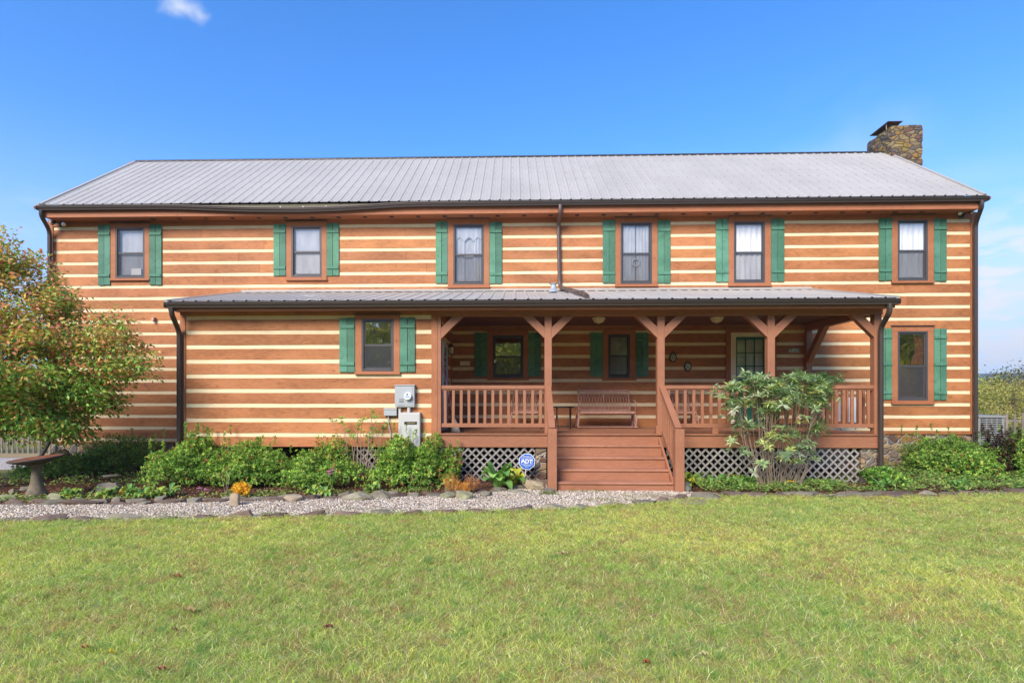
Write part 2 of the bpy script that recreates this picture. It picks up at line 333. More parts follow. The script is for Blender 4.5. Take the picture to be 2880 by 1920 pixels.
t = MT('hill_forest', .95, spec=.1); f = t.noise(.012, 8, .7); t.color(t.mix(t.rng(f, .35, .65), (.05, .09, .05), (.03, .055, .035))); M['hill'] = t.m
M['flag'] = rockmat('sandstone_slab', (.46, .35, .23), (.3, .24, .17), (.5, .42, .3))
M['signblue'] = paint('sign_blue', (.035, .15, .55), .4, .05); M['signwhite'] = paint('sign_white', (.8, .8, .8), .5, .03)
M['lamp'] = paint('frosted_lamp', (.72, .64, .45), .4, .05); M['silver'] = paint('silver_lamp_glass', (.7, .7, .68), .2, .1, .6)
M['pink'] = paint('pink_handle', (.6, .25, .3), .5, .1); M['blue'] = paint('dial_blue', (.05, .3, .6), .4)
M['copperrust'] = paint('rusty_basin', (.36, .10, .04), .5, .6, 0, 14); M['doorgreen'] = paint('green_door_paint', (.015, .15, .085), .4, .15)
M['goldtxt'] = paint('gold_lettering', (.5, .38, .12), .4)
# ================================================================== THE HOUSE
HD = 6.1                                    # house depth
XL, XR = WX(138), WX(2742)
YA = -2.70                                  # annex front wall plane
PT = .3032; Z0C = .963; CH = .083           # chink course pitch, first chink, chink height
house = thing('log_house', 'long two-storey log-sided house with tan stripes, grey metal roof and front porch', 'house', ((XL+XR)/2, 3, 0))
def sub_rect(rs, o):
    out = []
    for (a, b, c, d) in rs:
        x0, x1, z0, z1 = o
        if x1 <= a or x0 >= b or z1 <= c or z0 >= d: out.append((a, b, c, d)); continue
        if x0 > a: out.append((a, x0, c, d))
        if x1 < b: out.append((x1, b, c, d))
        m0, m1 = max(a, x0), min(b, x1)
        if z0 > c: out.append((m0, m1, c, z0))
        if z1 < d: out.append((m0, m1, z1, d))
    return out
def wav(x, e):
    return .0030*math.sin(x*2.3+e*7.1)+.0022*math.sin(x*5.9+e*3.3)+.0015*math.sin(x*13+e*1.7)
def courses(mb, x0, x1, zb, zt, opens, mp, th=.05, first=None, seed=1, clip=None):
    """log boards (slot 0) and chinking (slot 1). mp(a, d, z) maps along/depth/height to world"""
    rr = random.Random(seed); k = -3
    def put(a, b, c, d, d0, mi, col):
        mb.hexa([mp(a, d0, c), mp(b, d0, c), mp(b, th, c), mp(a, th, c), mp(a, d0, d), mp(b, d0, d), mp(b, th, d), mp(a, th, d)], mi, col)
    while True:
        zc = Z0C+k*PT
        if zc-CH/2 > zt: break
        for kind, c, d in (('c', zc-CH/2, zc+CH/2), ('b', zc+CH/2, zc+PT-CH/2)):
            c2, d2 = max(c, zb), min(d, zt)
            if d2-c2 < .01: continue
            a0, a1 = x0, x1
            if clip: a0, a1 = clip((c2+d2)/2, x0, x1)
            if a1-a0 < .05: continue
            if kind == 'c':
                rs = [(a0, a1, c2, d2)]
                for o in opens: rs = sub_rect(rs, o)
                for r in rs: put(*r, .006, 1, (1, 1, 1))
            else:
                x = a0
                while x < a1-.01:
                    ln = rr.uniform(3.6, 7.5); xe = min(a1, x+ln)
                    if a1-xe < .8: xe = a1
                    tn = rr.uniform(.84, 1.10); col = (tn, tn*rr.uniform(.96, 1.03), tn*rr.uniform(.93, 1.05))
                    rs = [(x+.0025, xe-.0025, c2, d2)]
                    for o in opens: rs = sub_rect(rs, o)
                    for (a, b, cc, dd) in rs:
                        n = max(1, int((b-a)/.35)); df, db = rr.uniform(-.004, .003), rr.uniform(-.005, .002)
                        wb = 1 if abs(cc-c) < 1e-4 else 0; wt = 1 if abs(dd-d) < 1e-4 else 0
                        for i in range(n):
                            p, q = a+(b-a)*i/n, a+(b-a)*(i+1)/n
                            zb0, zb1 = cc+wb*wav(p, k), cc+wb*wav(q, k); zt0, zt1 = dd+wt*wav(p, k+.5), dd+wt*wav(q, k+.5)
                            mb.hexa([mp(p, db, zb0), mp(q, db, zb1), mp(q, th, zb1), mp(p, th, zb0), mp(p, df, zt0), mp(q, df, zt1), mp(q, th, zt1), mp(p, th, zt0)], 0, col)
                    x = xe
        k += 1
# ---- window list, measured in photo pixels: (casing rect, frame rect, shutters, plane)
WIN = {
 'w1': ((313, 422, 629, 790), (327.5, 408.6, 641, 782.6), [(278.5, 311.8), (422.4, 456)], (631.7, 801), 0),
 'w2': ((806, 919.6, 624, 789.4), (821, 905.8, 637, 779.6), [(770.5, 804.8), (919.8, 954)], (630.5, 777), 0),
 'w3': ((1259.7, 1376.4, 616, 810.8), (1275.6, 1361.3, 632, 800.4), [(1225.7, 1259.2), (1376.9, 1411.8)], (624.7, 798), 0),
 'w4': ((1730.2, 1848.6, 612, 807), (1745, 1833, 627, 799), [(1695, 1729.8), (1849, 1884.8)], (619, 795), 0),
 'w5': ((2048, 2167, 608.5, 805.6), (2063, 2150, 624, 795.8), [(2012.4, 2047.6), (2167.6, 2204.4)], (616.4, 792.4), 0),
 'w6': ((2506.6, 2624, 605, 797), (2522.7, 2607.5, 620, 792-2), [(2470.7, 2506.2), (2624.7, 2660)], (614.7, 790), 0),
 'w7': ((2506.6, 2623.7, 917, 1136.8), (2522.7, 2607.5, 931.7, 1126), [(2470.7, 2506.2), (2624.7, 2660)], (924.7, 1124.6), 0),
 'wa': ((1000, 1125.3, 886, 1053), (1018.4, 1108, 897, 1044), [(955.7, 998.8), (1125.8, 1167.8)], (894.4, 1045), YA),
 'p1': ((1371, 1486, 929, 1068.5), (1386, 1472, 943, 1062), [(1335, 1370.6), (1486.5, 1521)], (935.7, 1059), 0),
 'p2': ((1695.6, 1787.4, 926, 1069.5), (1710, 1771, 940, 1062), [(1659.8, 1695), (1788, 1822.6)], (935.4, 1058.8), 0),
}
WR = {k: (rect(*a[0], a[4]), rect(*a[1], a[4])) for k, a in WIN.items()}
DOOR = rect(2069, 2153, 947, 1205, 0); DOOR = (DOOR[0], DOOR[1], 1.01, DOOR[3])
def shrink(r, e=.01): return (r[0]+e, r[1]-e, r[2]+e, r[3]-e)
# ---- main walls
XAL, XAR = WX(511, YA), WX(1229, YA)        # annex extents
XP_R = WX(2469, -2.6)                       # porch right edge
mb = MB(); op0 = [shrink(WR[k][1]) for k in WR if WIN[k][4] == 0]+[DOOR]
front = lambda Y: (lambda a, d, z: (a, Y+d, z))
ZT = 6.32
courses(mb, XL+.0, XR-.0, .84, ZT, op0, front(0), seed=3)
courses(mb, XL+.0, XAL+.3, .575, .84, [], front(0), seed=4)
gclip = lambda z, a, b: (a, b) if z < 6.35 else (max(a, 3.05-(8.86-z)/.735), min(b, 3.05+(8.86-z)/.735))
courses(mb, 0.06, HD-.06, .575, 9.0, [], lambda a, d, z: (XL+d, a, z), seed=5, clip=gclip)
courses(mb, 0.06, HD-.06, .84, 9.0, [], lambda a, d, z: (XR-d, a, z), seed=6, clip=gclip)
courses(mb, XL, XR, .84, ZT, [], lambda a, d, z: (a, HD-d, z), seed=7)
mb.build('wall', [M['log'], M['chink']], house)
each('corner_board', [(x0, x1, ya, yb, .58 if x0 < 0 else .84, 6.33) for x0, x1 in ((XL-.03, XL+.115), (XR-.115, XR+.03)) for ya, yb in ((-.022, .07), (HD-.07, HD+.022))], M['trim'], house, .006)
each('frieze_board', [(XL+.115, XR-.115, -.018, .03, 6.17, 6.34)], M['trimx'], house, .004)
# ---- annex walls
mb = MB(); opa = [shrink(WR['wa'][1])]
courses(mb, XAL, XAR, .72, 3.62, opa, front(YA), seed=8)
courses(mb, YA+.06, 0, .72, 3.62, [], lambda a, d, z: (XAL+d, a, z), seed=9)
adoor = (-2.1, -1.15, 1.0, 3.06)
courses(mb, YA+.06, 0, .72, 3.62, [adoor], lambda a, d, z: (XAR-d, a, z), seed=10)
mb.build('annex_wall', [M['log'], M['chink']], house)
each('annex_corner_board', [(XAL-.03, XAL+.09, YA-.02, YA+.07, .72, 3.55), (WX(1213.5, YA), WX(1228.5, YA)+.012, YA-.02, YA+.07, .72, 3.5), (XAR-.07, XAR+.02, -.09, -.0, 1.0, 3.4)], M['trim'], house, .006)
# ---- foundation
mb = MB(); mb.box(XL+.04, XR-.04, .03, .3, -.1, .84); mb.box(XL+.04, XL+.3, .3, HD-.04, -.1, .6); mb.box(XR-.3, XR-.04, .3, HD-.04, -.1, .84)
mb.build('stone_foundation', M['stone'], house)
each('stone_pier', [(WX(u0, YA+.05), WX(u1, YA+.05), YA+.03, YA+.45, -.1, .72) for (u0, u1) in ((1506, 1536), (2420, 2470))], M['stone'], house)
# ---- roofs
def ribbed_roof(name, x0, x1, pe, pr, pitch, mat=M['roof'], th=.03, rib=.017, off=.12, parent=house):
    """ribbed metal sheets between eave line pe=(y,z) and ridge line pr"""
    mb = MB(); xs = [x0]; x = x0+off
    prof = []
    while x < x1-.05:
        prof += [(x-.032, 0), (x-.014, rib), (x+.014, rib), (x+.032, 0)]
        for k_ in (1, 2): prof.append((x+pitch*k_/3-.012, 0)); prof.append((x+pitch*k_/3, .004)); prof.append((x+pitch*k_/3+.012, 0))
        x += pitch
    prof = [(x0, 0)]+[p for p in prof if x0 < p[0] < x1]+[(x1, 0)]
    s = Vector((0, pr[0]-pe[0], pr[1]-pe[1])); n = Vector((0, -s.z, s.y)).normalized()
    if n.z < 0: n = -n
    K = 8; vs = []
    for i in range(K+1):
        for (px, h) in prof: 
            p = Vector((px, pe[0], pe[1]))+s*(i/K)+n*h; vs.append(tuple(p))
    P = len(prof); fs = []
    for i in range(K):
        for j in range(P-1): fs.append((i*P+j, i*P+j+1, (i+1)*P+j+1, (i+1)*P+j))
    o = len(vs)
    for i in range(K+1):
        for (px, h) in prof: p = Vector((px, pe[0], pe[1]))+s*(i/K)-n*th*.3+n*h*.999-n*.004; vs.append(tuple(p))
    for i in range(K):
        for j in range(P-1): fs.append((o+i*P+j, o+(i+1)*P+j, o+(i+1)*P+j+1, o+i*P+j+1))
    mb.add(vs, fs)
    return mb, n, s
EY, EZ = -.50, 6.565; RY, RZ = 3.05, 9.16
RXL, RXR = WX(112, EY), WX(2772, EY)
def roof_part(name, pe, pr, x0, x1, pitch, off=.12, screws=True):
    mb, n, s = ribbed_roof(name, x0, x1, pe, pr, pitch, off=off)
    o = mb.build(name, M['roof'], house)
    if screws:
        sb = MB(); L_ = s.length; rows = max(2, int(L_/.61)); x = x0+off+.07
        while x < x1-.05:
            for i in range(rows+1):
                p = Vector((x+R_.uniform(-.008, .008), pe[0], pe[1]))+s*((i+.12)/(rows+.3))
                q = p+n*.004; sb.box(q.x-.0065, q.x+.0065, q.y-.0065, q.y+.0065, q.z-.004, q.z+.006)
            x += pitch
        sb.build('roof_screws', M['frame'], house)['kind'] = 'stuff'
    return n, s
roof_part('roof', (EY, EZ), (RY, RZ), RXL, RXR, .2475)
roof_part('roof', (HD+.5, EZ), (RY, RZ), RXL, RXR, .2475, screws=False)
mb = MB()                                    # ridge cap and rake trims; cap's dark colour paints in its shaded closure
mb.hexa([(RXL-.02, RY-.07, RZ-.02), (RXR+.02, RY-.07, RZ-.02), (RXR+.02, RY, RZ+.01), (RXL-.02, RY, RZ+.01), (RXL-.02, RY-.07, RZ-.005), (RXR+.02, RY-.07, RZ-.005), (RXR+.02, RY, RZ+.045), (RXL-.02, RY, RZ+.045)])
mb.hexa([(RXL-.02, RY+.16, RZ-.075), (RXR+.02, RY+.16, RZ-.075), (RXR+.02, RY+.002, RZ+.01), (RXL-.02, RY+.002, RZ+.01), (RXL-.02, RY+.16, RZ-.068), (RXR+.02, RY+.16, RZ-.068), (RXR+.02, RY+.002, RZ+.045), (RXL-.02, RY+.002, RZ+.045)])
mb.build('ridge_cap', M['dark'], house)
sr = Vector((0, RY-EY, RZ-EZ)); nr = Vector((0, -sr.z, sr.y)).normalized()
for x in (RXL-.015, RXR-.055):
    for ys in (1, -1):
        mb = MB()
        a = Vector((x, EY, EZ)); b = Vector((x, RY, RZ))
        fl = (lambda p: p) if ys == 1 else (lambda p: Vector((p.x, 2*RY-p.y, p.z)))
        for (d0, d1, e0, e1) in ((-.12, .03, 0, .012), (.0, .035, 0, .07)):
            P = [a+nr*d0+Vector((e0, 0, 0)), a+nr*d0+Vector((e1, 0, 0)), b+nr*d0+Vector((e1, 0, 0)), b+nr*d0+Vector((e0, 0, 0)), a+nr*d1+Vector((e0, 0, 0)), a+nr*d1+Vector((e1, 0, 0)), b+nr*d1+Vector((e1, 0, 0)), b+nr*d1+Vector((e0, 0, 0))]
            if x > 0: P = [p+Vector((.07-e1-e0, 0, 0)) if d0 < 0 else p for p in P]
            mb.hexa([fl(p) for p in P])
        mb.build('rake_trim', M['roof'], house)
for ys in (1, -1):
    for x0, x1 in ((RXL+.02, XL-.03), (XR+.03, RXR-.02)):
        P = [Vector((x0, EY+.04, EZ)), Vector((x1, EY+.04, EZ)), Vector((x1, RY, RZ)), Vector((x0, RY, RZ))]
        P = [p-nr*.10 for p in P]+[p-nr*.03 for p in P]
        mb = MB(); mb.hexa([p if ys == 1 else Vector((p.x, 2*RY-p.y, p.z)) for p in P]); mb.build('gable_soffit', M['trimx'], house)
# ---- eave: fascia, soffit, vents
FXL, FXR = WX(124, -.38), WX(2757, -.38)
each('fascia', [(FXL, FXR, -.40, -.36, 6.275, 6.50), (FXL, FXR, HD+.36, HD+.40, 6.275, 6.50)], M['trimx'], house, .004)
each('soffit', [(FXL+.01, FXR-.01, -.358, .02, 6.285, 6.31), (FXL+.01, FXR-.01, HD-.02, HD+.36, 6.285, 6.31)], M['trimx'], house)
u = 430.; 
while u < 2620:
    x = WX(u, -.2); mb = MB(); mb.lathe([(0, 6.277), (.055, 6.277), (.06, 6.284)], x, -.19, 14); mb.build('soffit_vent', M['black'], house); u += 74.6
# ---- gutters
def gutter(x0, x1, y, ztop, sag=None, sc_=1.0, name='gutter'):
    mb = MB(); prof = [(0, 0), (-.012, .0), (-.012, -.012), (-.03, -.03), (-.035, -.055), (-.05, -.075), (-.055, -.10), (.035+.0, -.10), (.075, -.10), (.075, 0.0), (.07, 0.0), (.07, -.093), (-.045, -.093), (-.03, -.07), (0.0, -.02)]
    prof = [((-.055 if i == 0 else p[0]), p[1]) for i, p in enumerate(prof)]
    prof = [(-.065, 0), (-.065, -.018), (-.05, -.03), (-.048, -.05), (-.025, -.075), (-.02, -.105), (.07, -.105), (.07, 0), (.064, 0), (.064, -.097), (-.012, -.097), (-.018, -.07), (-.04, -.046), (-.042, -.028), (-.057, -.014), (-.057, 0)]
    n = 60; P = len(prof)
    vs = []; fs = []
    for i in range(n+1):
        x = x0+(x1-x0)*i/n; dz = sag(x) if sag else 0; dy = -dz*.0
        for (a, b) in prof: vs.append((x, y+a*sc_, ztop+b*sc_+dz))
    for i in range(n):
        for j in range(P): j2 = (j+1) % P; fs.append((i*P+j, i*P+j2, (i+1)*P+j2, (i+1)*P+j))
    for e in (0, n):
        b = e*P; fs += [(b+0, b+1, b+14, b+15), (b+1, b+2, b+13, b+14), (b+2, b+3, b+12, b+13), (b+3, b+4, b+11, b+12), (b+4, b+5, b+10, b+11), (b+5, b+6, b+9, b+10), (b+6, b+7, b+8, b+9)]
    mb.add(vs, fs)
    # end plates
    for x in (x0, x1): mb.hexa([(x-.003, y-.06*sc_, ztop-.1*sc_), (x+.003, y-.06*sc_, ztop-.1*sc_), (x+.003, y+.066*sc_, ztop-.1*sc_), (x-.003, y+.066*sc_, ztop-.1*sc_), (x-.003, y-.06*sc_, ztop), (x+.003, y-.06*sc_, ztop), (x+.003, y+.066*sc_, ztop), (x-.003, y+.066*sc_, ztop)])
    return mb.build(name, M['dark'], house)
xs0, xs1, xs2, xs3 = WX(430, -.5), WX(760, -.5), WX(900, -.5), WX(1180, -.5)
def sag(x):
    if x < xs0 or x > xs3: return 0
    if x < xs1: t_ = (x-xs0)/(xs1-xs0); return -.095*(3*t_*t_-2*t_**3)
    if x < xs2: return -.095-.012*math.sin(math.pi*(x-xs1)/(xs2-xs1))
    t_ = (xs3-x)/(xs3-xs2); return -.095*(3*t_*t_-2*t_**3)
gutter(WX(98, -.56), WX(2786, -.56), -.475, 6.535, sag)
gutter(RXL, RXR, HD+.48, 6.535)
mb = MB(); mb.box(WX(560, -.5), WX(1150, -.5), -.458, -.45, 6.43, 6.528); mb.build('eave_backing_board', M['eave'], house)
for u in (787, 851, 916, 991, 1079):
    x = WX(u, -.5); mb = MB(); mb.beam((x-.02, -.425, 6.50), (x+.025, -.53, 6.50+sag(x)+.02), .03, .006); mb.build('gutter_strap', M['white'], house)
def flatpipe(mb, pts, w_=.085, d_=.06, rad=.02):
    pts = [Vector(p) for p in pts]
    # smoothed bends
    out = [pts[0]]
    for i in range(1, len(pts)-1):
        a, b, c = pts[i-1], pts[i], pts[i+1]; r = min(.12, (b-a).length/2.2, (c-b).length/2.2)
        p0 = b+(a-b).normalized()*r; p1 = b+(c-b).normalized()*r
        for k_ in range(5): t_ = k_/4; out.append(p0*(1-t_)**2+b*2*t_*(1-t_)+p1*t_**2)
    out.append(pts[-1]); mb.tube(out, w_*.58, 8)
def downspout(pts, mat, name='downspout'):
    mb = MB(); flatpipe(mb, pts); return mb.build(name, mat, house, smooth=False)
xd = WX(140.5, -.1); xg = WX(116, -.47)
downspout([(xg, -.47, 6.45), (xg, -.47, 6.30), (xd, -.11, 6.03), (xd, -.11, .62), (xd-.15, -.3, .12)], M['dark'])
xd = WX(2742.5, -.1); xg = WX(2761, -.47)
downspout([(xg, -.47, 6.45), (xg, -.47, 6.30), (xd, -.11, 6.0), (xd, -.11, .2)], M['dark'])
xd = WX(1572, -.1)
o_ = downspout([(xd+.005, -.47, 6.45), (xd+.005, -.47, 6.25), (xd-.01, -.08, 6.1), (xd+.02, -.08, 4.62), (xd+.04, -.14, 4.50), (xd+.32, -2.6, 3.86), (xd+.32, -3.0, 3.74)], M['copper'])
o_['label'] = 'weathered brown downspout running down the wall and over the porch roof'
# ---- porch roof
PEY, PEZ = -3.17, 3.655; PRY, PRZ = -.02, 4.43
PXL, PXR = WX(470, -3.1), WX(2522, -3.1)
roof_part('porch_roof', (PEY, PEZ), (PRY, PRZ), PXL, PXR, .2545, screws=False)
sp_ = Vector((0, PRY-PEY, PRZ-PEZ)); np_ = Vector((0, -sp_.z, sp_.y)).normalized()
mb = MB(); mb.hexa([(PXL, PRY-.10, PRZ-.005), (PXR, PRY-.10, PRZ-.005), (PXR, PRY+.018, PRZ+.02), (PXL, PRY+.018, PRZ+.02), (PXL, PRY-.10, PRZ+.003), (PXR, PRY-.10, PRZ+.003), (PXR, PRY+.018, PRZ+.075), (PXL, PRY+.018, PRZ+.075)])
mb.build('roof_flashing', M['roof'], house)
for x in (PXL-.01, PXR-.05):
    mb = MB(); a, b = Vector((x, PEY, PEZ)), Vector((x, PRY, PRZ)); e = Vector((.06, 0, 0))
    mb.hexa([a-np_*.05, a-np_*.05+e, b-np_*.05+e, b-np_*.05, a+np_*.03, a+np_*.03+e, b+np_*.03+e, b+np_*.03]); mb.build('porch_rake_trim', M['roof'], house)
gutter(WX(459, -3.2), WX(2535, -3.2), -3.13, 3.635)
# fascia, beams, ceiling
BX0, BX1 = WX(478, -3.0), WX(2512, -3.0)
mb = MB(); mb.box(BX0, BX1, -3.06, -3.02, 3.475, 3.60); mb.build('porch_fascia', M['ppaintx'], house, bevel=.004)
mb = MB(); mb.box(BX0+.01, BX1-.01, -3.018, YA-.03, 3.50, 3.52); mb.build('porch_soffit', M['trimx'], house)
PBX1 = XP_R+.02
mb = MB(); mb.box(XAR+.0, PBX1, YA-.028, YA+.115, 3.40, 3.60); mb.build('porch_beam', M['ppaintx'], house, bevel=.006)
mb = MB(); mb.box(PBX1-.14, PBX1-.003, YA+.117, -.03, 3.40, 3.585); mb.build('porch_side_beam', M['ppaintx'], house, bevel=.006)
mb = MB(); mb.hexa([(PXL+.05, PEY+.1, PEZ-.07), (PXR-.05, PEY+.1, PEZ-.07), (PXR-.05, -.0, PRZ-.045), (PXL+.05, -.0, PRZ-.045), (PXL+.05, PEY+.1, PEZ-.03), (PXR-.05, PEY+.1, PEZ-.03), (PXR-.05, -.0, PRZ-.02), (PXL+.05, -.0, PRZ-.02)])
mb.build('porch_roof_decking', M['trimx'], house)
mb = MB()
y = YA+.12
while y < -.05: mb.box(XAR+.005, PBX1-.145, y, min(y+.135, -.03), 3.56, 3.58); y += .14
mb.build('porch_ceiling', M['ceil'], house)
mb = MB(); mb.add([(PBX1-.1, YA, 3.585), (PBX1-.1, 0, 3.585), (PBX1-.1, 0, 4.37), (PBX1-.06, YA, 3.585), (PBX1-.06, 0, 3.585), (PBX1-.06, 0, 4.37)], [(0, 1, 2), (3, 5, 4), (0, 3, 4, 1), (1, 4, 5, 2), (0, 2, 5, 3)]); mb.build('porch_gable_panel', M['trimx'], house); mb = MB()
mb.add([(XAL+.01, YA, 3.6), (XAL+.01, 0, 3.6), (XAL+.01, 0, 4.37), (XAL+.05, YA, 3.6), (XAL+.05, 0, 3.6), (XAL+.05, 0, 4.37)], [(0, 1, 2), (3, 5, 4), (0, 3, 4, 1), (1, 4, 5, 2), (0, 2, 5, 3)])
mb.build('porch_gable_panel', M['trimx'], house)
xd = WX(504, YA-.08); xg = WX(482, -3.13)
downspout([(xg, -3.12, 3.55), (xg, -3.12, 3.40), (xd, YA-.08, 3.10), (xd, YA-.08, .1)], M['dark'])
xd = WX(2477, YA-.08); xg = WX(2503, -3.13)
downspout([(xg, -3.12, 3.55), (xg, -3.12, 3.38), (xd, YA-.08, 3.12), (xd, YA-.08, .05)], M['dark'])
# roof vent pipe with crumpled boot
p = W(1558, 826, -.9)
mb = MB()
boot = [(.14, 0), (.13, .03), (.10, .06), (.075, .11), (.07, .19), (.095, .20), (.10, .215), (.04, .235), (0, .24)]
rb = random.Random(4); yb = -.75; zb_ = PEZ+(yb-PEY)*(PRZ-PEZ)/(PRY-PEY)
mb.lathe([(r*rb.uniform(.85, 1.15), zb_+z) for r, z in boot], p.x, yb, 14); mb.build('roof_vent_pipe', M['silver'], house)
# ---- chimney
CY0 = 2.65; CXL = W(2507.5, 400, CY0).x; CXR = W(2594, 400, CY0).x; CT = W(2550, 353, CY0).z
mb = MB(); n_ = 9
def rough_box(x0, x1, y0, y1, z0, z1, amp=.02, step=.13):
    """stone stack with an uneven surface"""
    bm = bmesh.new(); nx, ny, nz_ = max(2, int((x1-x0)/step)), max(2, int((y1-y0)/step)), max(2, int((z1-z0)/step))
    def gv(x, y, z, d):
        k_ = (round(x, 3), round(y, 3), round(z, 3)); 
        if k_ not in gv.c:
            r = random.Random(hash(k_)); gv.c[k_] = bm.verts.new((x+r.uniform(-amp, amp), y+r.uniform(-amp, amp), z+r.uniform(-amp, amp)*.8))
        return gv.c[k_]
    gv.c = {}
    fx = lambda i: x0+(x1-x0)*i/nx; fy = lambda i: y0+(y1-y0)*i/ny; fz = lambda i: z0+(z1-z0)*i/nz_
    for j in range(nz_):
        for i in range(nx):
            for y in (y0, y1): bm.faces.new([gv(fx(a), y, fz(b), 0) for a, b in ((i, j), (i+1, j), (i+1, j+1), (i, j+1))])
        for i in range(ny):
            for x in (x0, x1): bm.faces.new([gv(x, fy(a), fz(b), 0) for a, b in ((i, j), (i+1, j), (i+1, j+1), (i, j+1))])
    for i in range(nx):
        for j in range(ny): bm.faces.new([gv(fx(a), fy(b), z1, 0) for a, b in ((i, j), (i+1, j), (i+1, j+1), (i, j+1))])
    bmesh.ops.recalc_face_normals(bm, faces=bm.faces)
    vs = [tuple(v.co) for v in bm.verts]; bm.verts.index_update(); fs = [[v.index for v in f.verts] for f in bm.faces]; bm.free(); return vs, fs
vs, fs = rough_box(CXL, CXR, CY0, CY0+1.15, 6.2, CT, .018); mb.add(vs, fs)
mb.box(CXL-.18, CXR+.1, CY0-.25, CY0+1.4, -.1, 6.2)
mb.build('chimney', M['chim'], house)
chm = [o for o in house.children if o.name.startswith('chimney')][0]
mb = MB(); pz = W(2520, 334, CY0+.4).z
q = [W(2471, 355, CY0+.95), W(2501, 332.3, CY0+.35), W(2543, 332.3, CY0+.35), W(2519, 349, CY0+.95)]
xc0, xc1 = CXL-.02, CXL+.42
mb.hexa([(xc0-.02, CY0+.95, CT+.14), (xc1-.02, CY0+.95, CT+.14), (xc1+.05, CY0+.2, CT+.22), (xc0+.05, CY0+.2, CT+.22), (xc0-.02, CY0+.95, CT+.155), (xc1-.02, CY0+.95, CT+.155), (xc1+.05, CY0+.2, CT+.235), (xc0+.05, CY0+.2, CT+.235)])
for dx in (.03, .38):
    mb.tube([(xc0+dx+.05, CY0+.32, CT-.02), (xc0+dx+.05, CY0+.32, CT+.22)], .015, 6); mb.tube([(xc0+dx+.12, CY0+.8, CT-.02), (xc0+dx+.12, CY0+.8, CT+.17)], .015, 6)
mb.build('chimney_cap', M['copper'], chm)
